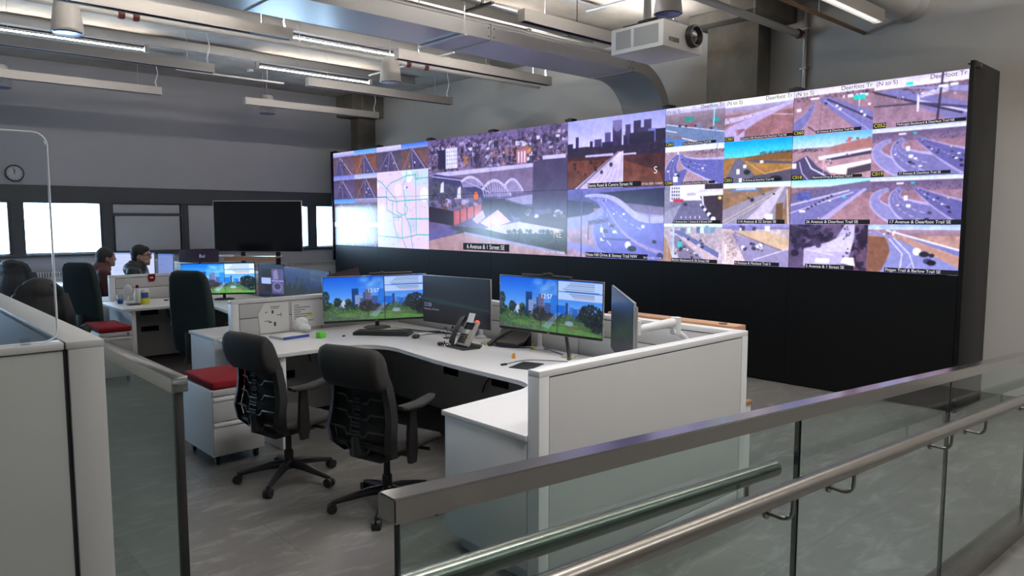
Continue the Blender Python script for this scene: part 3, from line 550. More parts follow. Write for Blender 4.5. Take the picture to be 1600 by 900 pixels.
def Vmin(k):
    def f(w, h):
        sk = [((200, 200, 245), (150, 150, 200)), ((80, 150, 230), (140, 180, 240)), ((206, 204, 250), (190, 186, 230)), ((60, 110, 220), (130, 160, 235)), ((110, 120, 200), (150, 150, 210)), ((150, 170, 230), (200, 205, 245)), ((70, 140, 220), (120, 170, 230)), ((160, 156, 200), (120, 112, 150))][k]
        c = v_base(w, h, sk[0], sk[1], .2, [(104, 84, 100), (126, 82, 70), (86, 78, 100), (112, 84, 84), (92, 80, 116), (96, 74, 84), (110, 80, 80), (100, 80, 84)][k]); trees(c, .18, .32, 40)
        px = [.3, .45, .55, .4, .4, .5, .3, .6][k]; c.poly([(px-.05, .24), (px+.05, .24), (1.0 if k % 2 else .7, 1), (.0 if k % 2 == 0 else .35, 1)], (78, 72, 110)); c.line([(px, .24), (.45, 1)], .012, (170, 166, 210)); c.line([(px+.04, .24), (.9, 1)], .02, (180, 170, 210)); c.line([(px-.05, .26), (.1, .95)], .012, (150, 140, 180)); c.blobs(9, .3, .75, .4, .9, .012, .03, [(230, 230, 250), (36, 32, 50), (60, 54, 80)], .8); return c
    return f
def Vmap(w, h):
    c = Cv(w, h, (222, 206, 240)); c.noise(.05, 6); c.poly([(.62, 0), (1, 0), (1, .22), (.72, .2)], (196, 216, 232)); c.blobs(14, 0, 1, 0, 1, .02, .09, [(196, 222, 226), (214, 222, 236), (232, 212, 236)]); c.poly([(0, .52), (.3, .55), (.42, 1), (0, 1)], (206, 218, 242))
    G = (46, 176, 160)
    for P in [[(0, .1), (.1, .14), (.2, .22), (.3, .3), (.38, .36), (.4, .42)], [(.2, .22), (.28, .15), (.42, .12), (.6, .07), (.77, .065), (.77, .82)], [(.6, 0), (.6, .07), (.53, .2), (.55, .34), (.57, .4), (.55, .5), (.57, .6), (.62, .66), (.66, .72), (.67, .84), (.7, 1)],
              [(0, .33), (.2, .33), (.24, .37), (.36, .39), (.98, .375), (1, .46)], [(.2, .22), (.19, .33), (.2, .5), (.32, .55), (.34, .7), (.4, .86)], [(.32, .4), (.31, .55), (.42, .58), (.5, .6), (.5, .86)], [(0, .85), (.5, .87), (.8, .82), (1, .82)], [(.77, .12), (1, .11)], [(.6, .62), (1, .62)], [(.5, .87), (.55, .96), (.58, 1)], [(.4, .42), (.4, .52), (.5, .58)], [(.55, .42), (.61, .48), (.58, .56), (.5, .57)], [(.34, .6), (.44, .6), (.42, .64)]]:
        c.line(P, .009, G)
    for _ in range(46):
        x, y = RNG.uniform(.03, .92), RNG.uniform(.03, .96); c.rect(x, y, x+RNG.uniform(.02, .06), y+.006, (168, 150, 190), .8)
    c.ell(.6, .22, .02, .014, (110, 110, 230)); return c
def Vcity(w, h):          # the large bridge view
    c = Cv(w, h, (96, 86, 128)); c.grad(0, .3, (104, 92, 136), (128, 108, 140)); c.noise(.5, 16); trees(c, .0, .3, 150, ((52, 46, 74), (84, 74, 110), (130, 112, 150), (70, 62, 92)))
    c.blocks(30, 0, 1, .13, .02, .07, .02, .08, [(210, 205, 250), (150, 142, 190), (60, 54, 84), (180, 172, 220)]); c.poly([(.45, .17), (.75, .13), (.78, .22), (.5, .2)], (150, 112, 124)); c.blocks(14, .3, .95, .28, .04, .1, .03, .07, [(190, 182, 226), (96, 86, 120), (70, 62, 94), (158, 120, 140)]); trees(c, .1, .28, 50, ((44, 40, 62), (104, 90, 118)))
    for yb in (.07, .1, .14, .18, .22, .26): c.blocks(34, 0, .99, yb, .008, .03, .006, .026, [(214, 208, 250), (160, 150, 196), (58, 52, 82), (186, 176, 222), (150, 116, 132), (74, 66, 98)]); trees(c, yb-.03, yb+.03, 26, ((46, 42, 66), (92, 80, 112), (116, 100, 138), (40, 38, 58)))
    for x, y in [(.31, .21), (.76, .17)]: trees(c, y-.03, y+.03, 6, ((190, 130, 90), (170, 120, 84)), x-.015, x+.015)
    c.rect(.085, .1, .15, .27, (44, 42, 72)); c.rect(.15, .09, .245, .27, (216, 216, 255))
    for i in range(5):
        for j in range(4): c.rect(.16+i*.018, .115+j*.035, .167+i*.018, .13+j*.035, (140, 140, 200))
    c.rect(.68, .16, .75, .28, (170, 110, 120))
    for i in range(3): c.rect(.69+i*.02, .18, .7+i*.02, .27, (225, 215, 245))
    c.poly([(.2, .3), (.8, .28), (.8, .5), (.3, .5)], (120, 106, 140)); c.poly([(0, .32), (.08, .3), (.8, .28), (.8, .31), (.1, .34)], (190, 186, 234)); c.poly([(0, .34), (.35, .4), (.45, .47), (.43, .6), (0, .58)], (84, 80, 116)); c.noise(.3, 26, (c.Y > .34) & (c.Y < .6)); trees(c, .36, .56, 60, ((56, 54, 78), (92, 86, 116), (70, 86, 70)), .02, .3)
    c.poly([(.02, .32), (.06, .31), (.3, .37), (.5, .48), (.55, .54), (.44, .55), (.3, .45), (.04, .37)], (66, 64, 104)); c.line([(.03, .33), (.3, .385), (.5, .5)], .006, (170, 168, 215))
    for x, y in [(.12, .38), (.26, .43)]: c.poly([(x-.02, y+.1), (x-.012, y+.02), (x+.012, y), (x+.012, y+.1)], (214, 212, 246))
    c.rect(.22, .53, .28, .57, (200, 198, 230))
    for (x0, x1, y0, hh) in [(.28, .44, .41, .06), (.44, .64, .5, .11), (.6, .72, .47, .08)]:
        P = [(x0+(x1-x0)*t, y0+(.02)*t-hh*math.sin(PI*min(1, t*.9+.1))) for t in [k/12 for k in range(13)]]; c.line(P, .013, (206, 200, 240))
        for k in range(0, 12): c.line([P[k], (P[k][0]+.012, y0+.03)], .005, (176, 170, 216)); c.line([P[k], (P[min(12, k+1)][0]+.004, y0+.03)], .004, (160, 154, 200))
    c.poly([(.6, .55), (.8, .52), (.8, .6), (.72, .6)], (150, 146, 184)); c.poly([(.79, .28), (.84, .25), (1, .24), (1, .66), (.785, .64)], (74, 66, 98)); c.rect(.85, .23, .99, .26, (200, 196, 236)); c.noise(.12, 30, c.X > .79)
    c.poly([(0, .6), (.22, .64), (.43, .57), (.43, .53), (0, .55)], (110, 104, 140)); c.blobs(40, .02, .4, .55, .62, .008, .02, [(160, 154, 190), (76, 70, 100), (120, 80, 90)], .7); c.poly([(0, .6), (.22, .65), (.22, .78), (0, .74)], (44, 36, 52)); c.poly([(.21, .65), (.43, .59), (.43, .67), (.21, .78)], (186, 96, 104))
    for k in range(4): c.line([(.21+k*.055, .65-k*.015), (.21+k*.055, .78-k*.028)], .008, (70, 44, 56))
    c.ell(.39, .52, .018, .035, (210, 110, 60)); c.rect(.12, .54, .13, .6, (130, 70, 70)); c.poly([(.44, .55), (.6, .55), (.66, .74), (.42, .7)], (60, 54, 72)); c.poly([(.58, .56), (.8, .63), (.8, .72), (.66, .7)], (56, 50, 68)); c.poly([(.42, .75), (.55, .64), (.64, .74), (.5, .8)], (206, 172, 186)); c.poly([(.36, .72), (.44, .64), (.46, .7), (.4, .76)], (180, 160, 190)); c.poly([(.7, .7), (1, .66), (1, .84), (.72, .76)], (76, 50, 54)); c.blobs(16, .72, .99, .65, .7, .01, .022, [(200, 196, 220), (90, 80, 100)], .5)
    c.poly([(.22, .78), (.45, .8), (.8, .76), (1, .84), (1, .98), (.2, .84)], (62, 62, 60)); c.noise(.3, 24, (c.Y > .76) & (c.X > .2)); c.poly([(.45, .8), (.7, .74), (.98, .8), (.98, .83), (.6, .84)], (186, 182, 198)); c.blobs(160, .62, 1, .81, .9, .005, .012, [(50, 56, 46), (66, 70, 62)], .8, .7)
    c.poly([(0, .82), (.14, .79), (.26, .83), (.06, .9), (0, .92)], (96, 92, 146)); c.poly([(0, .92), (.28, .84), (.6, .9), (1, .99), (1, 1), (0, 1)], (168, 138, 140)); c.line([(.3, .84), (.98, .98)], .012, (150, 150, 190)); c.ell(.21, .795, .02, .018, (60, 60, 110)); c.noise(.2, 40, c.Y > .9); return c
def Vsam(w, h):
    c = Cv(w, h, (60, 42, 52)); c.grad(0, .5, (150, 156, 252), (222, 216, 255)); K = (46, 42, 78)
    for x0, x1, y, q in [(.0, .06, .33, K), (.09, .125, .24, (52, 50, 92)), (.3, .375, .3, (70, 64, 110)), (.25, .28, .32, K), (.41, .47, .22, (86, 78, 130)), (.49, .585, .06, (58, 50, 88)), (.62, .67, .14, (60, 54, 96)), (.7, .77, .1, K), (.74, .83, .2, (58, 52, 90)), (.8, .87, .1, (64, 58, 100)), (.84, .92, .23, (120, 120, 190)), (.91, 1.0, .24, (44, 40, 66)), (.38, .5, .35, K), (.6, .64, .28, K), (.66, .9, .26, (40, 36, 62))]: c.rect(x0, y, x1, .52, q)
    c.ell(.54, .1, .05, .12, (170, 160, 240), .45); c.poly([(0, .4), (.2, .39), (.4, .42), (1, .4), (1, .56), (0, .56)], (48, 40, 64)); trees(c, .4, .54, 70, ((40, 34, 52), (64, 52, 70))); c.rect(.2, .515, .5, .56, (190, 184, 226)); c.rect(.6, .53, .73, .58, (200, 194, 226)); c.poly([(0, .54), (1, .56), (1, 1), (0, 1)], (70, 42, 46)); c.poly([(0, .58), (.45, .6), (.1, .96), (0, 1)], (104, 58, 48)); c.poly([(.6, .62), (.95, .8), (1, 1), (.6, 1)], (110, 62, 50)); c.noise(.6, 14, c.Y > .56)
    c.poly([(.54, .5), (.6, .5), (.6, 1), (.08, 1)], (196, 184, 222)); c.line([(.55, .5), (.12, 1)], .014, (120, 104, 130))
    for k in range(5): c.line([(.565+.005*k, .52), (.24+k*.07, 1)], .006, (228, 220, 245))
    c.line([(.598, .5), (.598, .98)], .008, (240, 230, 250)); c.line([(.62, .24), (.62, .5)], .006, K); c.blobs(10, .05, .5, .6, .8, .008, .02, [(40, 30, 40)]); return c
def Vnose(w, h):
    c = v_base(w, h, (90, 96, 176), (76, 78, 140), .1, (158, 132, 150)); c.grad(.0, .28, (104, 106, 180), (64, 62, 104)); c.poly([(.35, .06), (1, .02), (1, .32), (.5, .2)], (48, 46, 78)); c.poly([(0, .15), (.3, .2), (.3, .36), (0, .42)], (56, 52, 84)); c.poly([(.55, .2), (1, .28), (1, .46), (.72, .34)], (120, 108, 144)); c.noise(.3)
    c.road([(.95, 1), (.45, .62), (.42, .3), (.25, .12)], [.5, .3, .12, .02], (108, 112, 190), (150, 140, 180), 2).cars(3, .2, .8); c.road([(1.1, .66), (.7, .52), (.5, .28), (.35, .14)], [.26, .18, .09, .02], (112, 116, 196), (160, 150, 190), 1).cars(6); c.road([(1, .44), (.72, .38), (.55, .18), (.2, .1)], [.05, .05, .04, .02], (176, 178, 236)); c.road([(0, .5), (.2, .46), (.4, .3)], [.09, .08, .05], (140, 142, 214)); c.poly([(0, .78), (.3, .82), (.55, 1), (.3, 1), (0, .86)], (136, 138, 206))
    c.rect(.155, .02, .168, 1, (76, 74, 130)); c.rect(.862, .26, .872, 1, (120, 122, 190)); c.rect(.235, .46, .245, .74, (66, 62, 100)); c.poly([(.23, .46), (.46, .42), (.46, .48), (.24, .53)], (88, 84, 130)); c.line([(.25, .5), (.3, .46), (.34, .5), (.38, .45), (.42, .48)], .006, (40, 36, 66)); c.line([(.4, .72), (.68, .73)], .016, (76, 76, 140))
    c.rect(.37, .56, .4, .63, (225, 228, 255)); c.ell(.66, .8, .03, .05, (236, 238, 255)); c.ell(.7, .85, .045, .04, (40, 40, 66)); c.rect(.79, .52, .82, .56, (240, 240, 255)); c.rect(.5, .6, .54, .64, (225, 225, 250)); c.ell(.97, .94, .03, .05, (50, 56, 120)); return c
def Vpark(w, h, dim=1.):
    c = Cv(w, h, (70, 120, 60)); c.grad(0, .6, (14, 92, 226), (104, 168, 246)); c.noise(.04, 5); c.blobs(70, .36, .6, .04, .3, .012, .05, [(110, 170, 250), (140, 190, 252)], .6, .10); c.noise(.03)
    for _ in range(26):
        bx, bh = RNG.uniform(.1, .8), RNG.uniform(.06, .22); q = [(96, 118, 170), (70, 88, 140), (150, 164, 205), (52, 66, 110), (120, 132, 180)][RNG.integers(5)]; c.rect(bx, .7-bh, bx+RNG.uniform(.015, .04), .72, q)
    for x0, x1, y, q in [(.27, .335, .27, (20, 60, 120)), (.3, .36, .42, (120, 140, 190)), (.38, .43, .36, (70, 76, 110)), (.4, .455, .3, (90, 92, 130)), (.52, .58, .3, (36, 110, 214)), (.58, .66, .47, (26, 96, 206)), (.665, .685, .42, (24, 50, 104)), (.7, .74, .5, (50, 110, 190)), (.73, .78, .52, (40, 90, 180)), (.46, .52, .45, (60, 80, 140)), (.2, .25, .5, (120, 150, 200)), (.16, .2, .54, (170, 190, 225)), (.35, .4, .5, (60, 80, 130))]:
        c.rect(x0, y, x1, .72, q)
        for k in range(4):
            for j in range(5): c.rect(x0+.005+k*(x1-x0)/4, y+.03+j*.05, x0+.01+k*(x1-x0)/4, y+.05+j*.05, np.clip(np.array(q)*1.4, 0, 255))
    T = [(30, 44, 44), (44, 62, 50), (24, 36, 36), (56, 74, 58), (36, 52, 62)]
    def B(n, x0, x1, y0, y1, cs, r0=.003, r1=.011): c.blobs(n, x0, x1, y0, y1, r0, r1, cs, .9)
    def tree(x, y, rx, ry, n, cs, r1=.011):
        for _ in range(n):
            a, q = RNG.uniform(0, 2*PI), math.sqrt(RNG.uniform(0, 1)); B(1, x+rx*q*math.cos(a), x+rx*q*math.cos(a)+1e-4, y+ry*q*math.sin(a), y+ry*q*math.sin(a)+1e-4, cs, .003, r1)
    B(330, 0, .85, .64, .77, T); c.poly([(0, .79), (1, .74), (1, 1), (0, 1)], (62, 98, 58)); c.poly([(.2, .82), (.7, .87), (1, .96), (1, 1), (.4, 1), (.1, .88)], (82, 128, 68)); c.poly([(.3, .8), (.8, .83), (.75, .85), (.3, .83)], (100, 142, 84)); c.noise(.3, 40, c.Y > .76)
    tree(.02, .45, .035, .13, 90, T); tree(.03, .66, .05, .12, 90, T); tree(.135, .58, .035, .1, 110, T); tree(.24, .6, .03, .1, 110, T)
    tree(.41, .68, .07, .14, 240, [(40, 38, 50), (56, 50, 60), (34, 42, 40), (50, 58, 54)]); tree(.52, .74, .05, .08, 110, [(44, 48, 50), (60, 60, 66)]); c.rect(.133, .66, .137, .8, (40, 40, 40)); c.rect(.238, .68, .242, .8, (40, 40, 40))
    tree(.1, .78, .065, .08, 140, [(66, 96, 66), (84, 118, 78), (54, 80, 58)]); tree(.69, .72, .06, .08, 130, [(58, 84, 66), (78, 108, 82)])
    tree(.9, .62, .11, .2, 420, [(16, 22, 30), (26, 34, 40), (36, 44, 58), (30, 44, 44)], .013); tree(.95, .8, .06, .12, 160, [(16, 22, 30), (30, 38, 50)])
    B(260, .0, .45, .9, 1, [(92, 80, 110), (66, 64, 76), (80, 104, 72), (110, 96, 124)], .002, .007); B(120, .2, .62, .8, .87, [(56, 76, 52), (110, 90, 82), (70, 92, 62)], .002, .007); B(70, .68, .82, .84, .91, [(140, 92, 82), (80, 100, 66)], .002, .007)
    c.poly([(.44, .9), (.58, .62), (.62, .62), (.5, .95)], (150, 180, 230), .45); c.ell(.7, .8, .04, .045, (150, 180, 220), .7); c.rect(.418, .7, .424, .95, (40, 40, 44)); c.rect(.584, 0, .59, 1, (30, 30, 40))
    c.rect(.592, .02, 1, .2, (176, 204, 252)); c.rect(.592, .22, 1, .36, (176, 204, 252)); c.rect(.66, .19, .97, .21, (50, 90, 160))
    for k in range(4): c.rect(.7-.02*k, .045+k*.037, .93, .058+k*.037, (80, 96, 130), .7)
    for k in range(3): c.rect(.7+.02*k, .245+k*.033, .93, .258+k*.033, (80, 96, 130) if k < 2 else (200, 60, 80), .8)
    c.a *= dim; return c
def Vdark(w, h):
    c = Cv(w, h, (17, 19, 27)); c.noise(.15, 6)
    for k in range(22): c.line([(0, .47+.008*k*.3), (.3, .5+k*.004), (1, .64+.0005*k)], .003+.0005*k, (18, 52, 58), .25)
    return c
def Vdesk(w, h):
    c = Cv(w, h, (26, 34, 66)); c.rect(.14, .12, .52, .86, (14, 14, 26)); c.rect(.12, .42, .5, .62, (170, 190, 240)); c.rect(.53, .12, 1, .94, (84, 78, 132)); c.noise(.5, 14, (c.X > .53) & (c.Y > .12)); c.rect(.53, .5, 1, .54, (150, 160, 230)); c.poly([(.6, .2), (.75, .15), (.8, .45), (.6, .48)], (140, 130, 170)); c.ell(.75, .72, .2, .16, (120, 110, 160)); c.ell(.75, .7, .12, .1, (60, 54, 90)); c.rect(.02, .7, .25, .9, (56, 26, 44)); c.rect(0, .95, 1, 1, (20, 24, 50)); return c
def Vdoc(w, h):
    c = Cv(w, h, (206, 218, 255)); c.rect(0, 0, 1, .07, (150, 180, 240))
    for k in range(14): c.rect(.08, .14+k*.055, .3+.5*RNG.random(), .15+k*.055, (170, 184, 225))
    return c

def grid_picture(name, img, to3d, nx, ny, m, parent):
    H, Wd = img.shape[:2]; u = np.linspace(0, 1, nx+1); v = np.linspace(0, 1, ny+1); U, V = np.meshgrid(u, v)
    fx = np.clip(U*Wd-.5, 0, Wd-1.001); fy = np.clip(V*H-.5, 0, H-1.001); x0 = fx.astype(int); y0 = fy.astype(int); x1 = np.minimum(x0+1, Wd-1); y1 = np.minimum(y0+1, H-1); a = (fx-x0)[..., None]; b = (fy-y0)[..., None]
    colr = (img[y0, x0]*(1-a)+img[y0, x1]*a)*(1-b)+(img[y1, x0]*(1-a)+img[y1, x1]*a)*b
    co = to3d(U.ravel(), V.ravel()); me = bpy.data.meshes.new(name); nf = nx*ny
    me.vertices.add(len(co)); me.vertices.foreach_set('co', co.astype(np.float32).ravel())
    i = np.arange(ny)[:, None]*(nx+1)+np.arange(nx)[None, :]; q = np.stack([i, i+nx+1, i+nx+2, i+1], -1).reshape(-1, 4)
    me.loops.add(nf*4); me.loops.foreach_set('vertex_index', q.astype(np.int32).ravel()); me.polygons.add(nf)
    me.polygons.foreach_set('loop_start', np.arange(nf, dtype=np.int32)*4); me.update(calc_edges=True); me.validate()
    at = me.color_attributes.new('pic', 'FLOAT_COLOR', 'POINT'); c4 = np.ones((len(co), 4), np.float32); c4[:, :3] = s2l(colr.reshape(-1, 3)); at.data.foreach_set('color', c4.ravel())
    me.materials.append(m); o = bpy.data.objects.new(name, me); COL.objects.link(o)
    if parent is not None: o.parent = parent
    return o
TEXTS = []
def text(body, size, m, parent, loc, rot, align='LEFT', name='caption', sx=1.):
    cu = bpy.data.curves.new(name, 'FONT'); cu.body = body; cu.size = size; cu.align_x = align; cu.extrude = 0; cu.materials.append(m)
    o = bpy.data.objects.new(name, cu); COL.objects.link(o); o.location = loc; o.rotation_euler = rot; o.scale = (sx, 1, 1)
    if parent is not None: o.parent = parent
    TEXTS.append(o); return o
def texts_to_meshes():
    bpy.context.view_layer.update(); dg = bpy.context.evaluated_depsgraph_get()
    for o in TEXTS:
        me = bpy.data.meshes.new_from_object(o.evaluated_get(dg)); n = bpy.data.objects.new(o.name.split('.')[0], me); COL.objects.link(n)
        n.parent = o.parent; n.location = o.location; n.rotation_euler = o.rotation_euler; n.scale = o.scale
    for o in TEXTS: cu = o.data; bpy.data.objects.remove(o); bpy.data.curves.remove(cu)

# ---------------------------------------------------------------- the video wall
VX, VL, PW, VT, PH = 7.80, 14.06, 1.69, 3.245, .9625
vw = thing('video_wall', 'long black video wall showing a mosaic of traffic camera pictures and a city map', 'video wall', (VX, (VL+2.23)/2, 0))
def wpt(u, v, off=0.): return (VX-off, VL-PW*u, VT-PH*v)     # u, v in panels from the top left corner
canv = np.zeros((2*180, 7*320, 3))
def lay(fn, u0, u1, v0, v1):
    w, h = int(round((u1-u0)*320)), int(round((v1-v0)*180)); x, y = int(round(u0*320)), int(round(v0*180)); im = fn(w, h).noise(.25 if fn is not Vmap else .03, 34).out(); im = (im+.7*(np.roll(im, 1, 0)+np.roll(im, -1, 0)+np.roll(im, 1, 1)+np.roll(im, -1, 1)))/3.8; canv[y:y+h, x:x+w] = np.clip(im*np.array([1.06, 1.04, 1.12])*(1.14 if u0 >= 5 else 1.03), 0, 1)
for k, (u, v) in enumerate([(0, 0), (.5, 0), (1, 0), (1.5, 0), (0, .5), (.5, .5), (0, 1), (.5, 1)]): lay(Vmin(k), u, u+.5, v, v+.5)
lay(Vmin(2), 0, .5, 1.5, 2); lay(Vmin(5), .5, 1, 1.5, 2)
lay(Vmap, 1, 2, .5, 2); lay(Vcity, 2, 4, 0, 2); lay(Vsam, 4, 5, 0, 1); lay(Vnose, 4, 5, 1, 2)
for r, row in enumerate([(V065, V067, V060, V052), (V050, V051, V018, V019), (Vst, V114, V026, V019), (V036, V0int, V05, V0pg)]):
    for k, fn in enumerate(row): lay(fn, 5+k*.5, 5.5+k*.5, r*.5, r*.5+.5)
RX = (PI/2, 0, -PI/2)
panels = {}
for i in range(7):
    for j in range(2):
        cxyz = np.array([VX, VL-PW*(i+.5), VT-PH*(j+.5)]); nx = (110, 130, 150, 180, 220, 270, 320)[i]
        g = .0022
        def to3(U, V, g=g): return np.stack([np.zeros_like(U), (PW/2-g)*(1-2*U), (PH/2-g)*(1-2*V)], 1)
        im = canv[j*180:(j+1)*180, i*320:(i+1)*320]
        p = grid_picture('screen_panel', im, to3, nx, int(nx*.5625), M['pic'], vw); p.location = (0, cxyz[1]-vw.location.y, cxyz[2]); panels[i, j] = (p, cxyz)
def wtext(s, size, m, u, v, align='LEFT', bar=False, sx=1.):
    i, j = min(6, int(u)), min(1, int(v)); p, c = panels[i, j]; q = wpt(u, v, .006)
    text(s, size, m, p, (q[0]-c[0], q[1]-c[1], q[2]-c[2]), RX, align, sx=sx)
    if bar:
        w = size*.52*len(s)*sx+.02; x0 = {'LEFT': -.01, 'CENTER': -w/2, 'RIGHT': -w+.01}[align]
        MB().box(-.0025, -.0015, q[1]-x0-w-c[1], q[1]-x0-c[1], q[2]-c[2]-size*.25, q[2]-c[2]+size*.85).build('caption_bar', M['tbar'], p)
wtext('6 Avenue & 1 Street SE', .105, M['txt'], 2.92, 1.945, 'CENTER', True, .95)
wtext('29 Oct 2025  12:58:05', .05, M['txt'], 3.98, 1.965, 'RIGHT'); wtext('NE', .13, M['txt'], 3.84, 1.72); 
wtext('S', .13, M['txt'], 4.9, .83); wtext('Samis Road & Centre Street N', .062, M['txt'], 4.24, .975, 'LEFT', True); wtext('29 Oct 2025  12:58:05', .036, M['txt'], 4.985, .975, 'RIGHT')
wtext('Nose Hill Drive & Stoney Trail NW', .062, M['txt'], 4.22, 1.975, 'LEFT', True); wtext('29 Oct 2025  12:58', .036, M['txt'], 4.985, 1.975, 'RIGHT')
for u in (5, 5.5, 6, 6.5):
    wtext('Deerfoot Tr', .062, M['dtxt'], u+.49, .055, 'RIGHT')
    if u > 5 or True: wtext('(N to S)', .062, M['dtxt'], u+.012, .06 if u > 5 else .075)
for u, v, s in [(5, .485, 'C065'), (5.5, .485, 'C067'), (6, .485, 'C060'), (6.5, .485, 'C052'), (5, .985, 'C050'), (5.5, .985, 'C051'), (6, .985, 'C018'), (6.5, .985, 'C019')]: wtext(s, .05, M['ytxt'], u+.008, v, 'LEFT', True)
for u, v, s in [(5.16, .485, 'Anne Road & Deerfoot Trail NE'), (5.63, .485, 'Country Hills Boulevard & Deerfoot Trail NE'), (6.16, .485, '64 Avenue & Deerfoot Trail NE'), (6.64, .485, 'McKnight Boulevard & Deerfoot Trail NE'), (5.16, .985, '50 Avenue & Deerfoot Trail SE'), (5.65, .985, '96 Avenue & Deerfoot Trail NE'), (6.14, .985, 'Memorial Drive & Deerfoot Trail E'), (6.66, .985, '17 Avenue & Deerfoot Trail SE')]: wtext(s, .03, M['txt'], u, v, 'LEFT', True)
for u, v, s, z in [(5.09, 1.485, '9 Avenue btw 1 Street & 2 Street SW', .036), (5.62, 1.485, '114 Avenue & 52 Street SE', .044), (6.11, 1.485, '26 Avenue & Deerfoot Trail SE', .044), (6.62, 1.485, '17 Avenue & Deerfoot Trail SE', .044), (5.08, 1.985, 'Barlow Boulevard & 36 Street NE', .04), (5.61, 1.985, '4 Avenue & Macleod Trail S', .04), (6.12, 1.985, '5 Avenue & 1 Street SE', .044), (6.61, 1.985, 'Peigan Trail & Barlow Trail SE', .042)]: wtext(s, z, M['txt'], u, v, 'LEFT', True)
wl = lambda y: y-vw.location.y
MB().box(.03, .42, wl(2.24), wl(14.05), 1.3, 3.235).box(.008, .03, wl(2.23), wl(14.06), 1.318, 3.246).build('cabinet_body', M['housing'], vw)
lp = MB()
for i in range(7): lp.box(0, .03, wl(VL-PW*(i+1)+.0015), wl(VL-PW*i-.0015), .012, 1.312)
lp.box(.03, .4, wl(2.24), wl(14.05), 0, 1.3).build('lower_cladding', M['housing'], vw)
MB().box(-.012, .78, wl(2.185), wl(2.225), 0, 3.315, .004).build('end_panel', M['housing'], vw)
MB().box(-.03, .35, wl(14.068), wl(14.12), 1.0, 3.28, .004).build('end_panel', M['housing'], vw)
for i in range(8): MB().box(.01, .12, wl(VL-PW*i-.07+(.07 if i == 0 else 0)), wl(VL-PW*i+.07-(.07 if i == 7 else 0)), 3.246, 3.29, .006).box(.03, .08, wl(VL-PW*i)-.03, wl(VL-PW*i)+.03, 3.29, 3.3, .004).build('clamp_bracket', M['black'], vw)

# ---------------------------------------------------------------- landing, ramp, railings
struct('floor_landing', MB().box(-6, .80, -6, 2.36, 0, .29).box(-6, .70, 2.36, 9.0, 0, .29), M['floor'])
struct('floor_ramp', MB().rings([[(.8, -.6, 0), (.8, 1.10, 0), (.8, 1.10, .29), (.8, -.6, .29)], [(5.4, -.6, 0), (5.4, 1.10, 0), (5.4, 1.10, .004), (5.4, -.6, .004)]]), M['floor'])
struct('floor_step', MB().box(.8, 1.08, 1.13, 2.3, 0, .145, .004), M['floor'])
SL = -.0655
def slope_box(mb, x0, x1, y0, y1, zt, zb, bev=0):       # z heights given at x = .68, running down the ramp
    f = lambda x, z: z+SL*(x-.68)
    mb.rings([[(x, y0, f(x, zb)), (x, y1, f(x, zb)), (x, y1, f(x, zt)), (x, y0, f(x, zt))] for x in (x0, x1)])
    if bev:
        es = [e for e in mb.bm.edges]; bmesh.ops.bevel(mb.bm, geom=es, offset=bev, segments=2, affect='EDGES')
    return mb
rl = thing('ramp_railing', 'long glass railing with square steel top rail running down along the ramp', 'railing', (.68, 1.05, 0))
slope_box(MB(), .668, 6.4, 1.022, 1.076, 1.375, 1.329, .003).build('top_rail', M['rail'], rl, world=True)
jx = [.683, 2.19, 3.635, 5.08, 6.4]
for a, b in zip(jx, jx[1:]):
    a += .006; b -= .006; f = lambda x, z: z+SL*(x-.68)
    gp = MB().rings([[(x, 1.043, max(.0, f(x, .24))), (x, 1.055, max(.0, f(x, .24))), (x, 1.055, f(x, 1.335)), (x, 1.043, f(x, 1.335))] for x in (a, b)]).build('glass_panel', M['glass'], rl, world=True)
    e = MB()
    for x in (a, b): e.box(x-.0035 if x == b else x-.0005, x+.0035 if x == a else x+.0005, 1.0425, 1.0555, max(.01, f(x, .25)), f(x, 1.33))
    e.build('panel_edge', M['gedge'], gp, world=True)
slope_box(MB(), .66, 6.4, 1.0, 1.098, .40, .25).build('base_shoe', M['steel'], rl, world=True)
def handrail(name, label, x0, x1, y, z0, sl, brx, side):
    t = thing(name, label, 'handrail', (x0, y, 0), 0, 'ramp handrails'); f = lambda x: z0+sl*(x-.7)
    hb = MB().tube([(x0, y, f(x0)), (x1, y, f(x1))], .0265, 24).build('tube', M['steel'], t, world=True)
    for x in brx:
        k = MB(); zz = f(x)-.022
        k.tube([(x, y, zz), (x, y, zz-.03)]+[tuple(p) for p in bez((x, y, zz-.03), (x, y, zz-.07), (x, y+side*.02, zz-.075), (x, y+side*.05, zz-.072), 6)]+[(x, 1.049-side*.008 if side > 0 else 1.049+.008, zz-.07)], .0065, 10)
        k.box(x-.025, x+.025, y-.012, y+.012, zz-.003, zz+.001).lathe([(.019, 0), (.019, .008), (.015, .012)], (x, 1.031 if side > 0 else 1.057, zz-.07), 18, 'y')
        k.build('bracket', M['steel'], t, world=True)
    return t
handrail('handrail', 'round steel handrail on the near side of the ramp glass, the longer one', .3, 6.3, .955, 1.160, -.0655, (.95, 1.98, 2.40, 3.38, 3.86, 4.85), 1)
handrail('handrail', 'shorter round steel handrail behind the glass, ending by the white partition', .72, 2.20, 1.130, 1.152, -.072, (.95, 2.03), -1)
lr = thing('landing_railing', 'short glass railing with steel top rail beside the foreground cubicle', 'railing', (.74, 2.3, 0))
MB().box(.714, .764, 2.30, 6.5, 1.325, 1.372, .003).build('top_rail', M['rail'], lr, world=True)
MB().box(.733, .745, 2.335, 6.5, .0, 1.33).build('glass_panel', M['glass'], lr, world=True)
MB().box(.727, .751, 2.312, 2.336, .0, 1.33, .002).build('end_post', M['black'], lr, world=True)

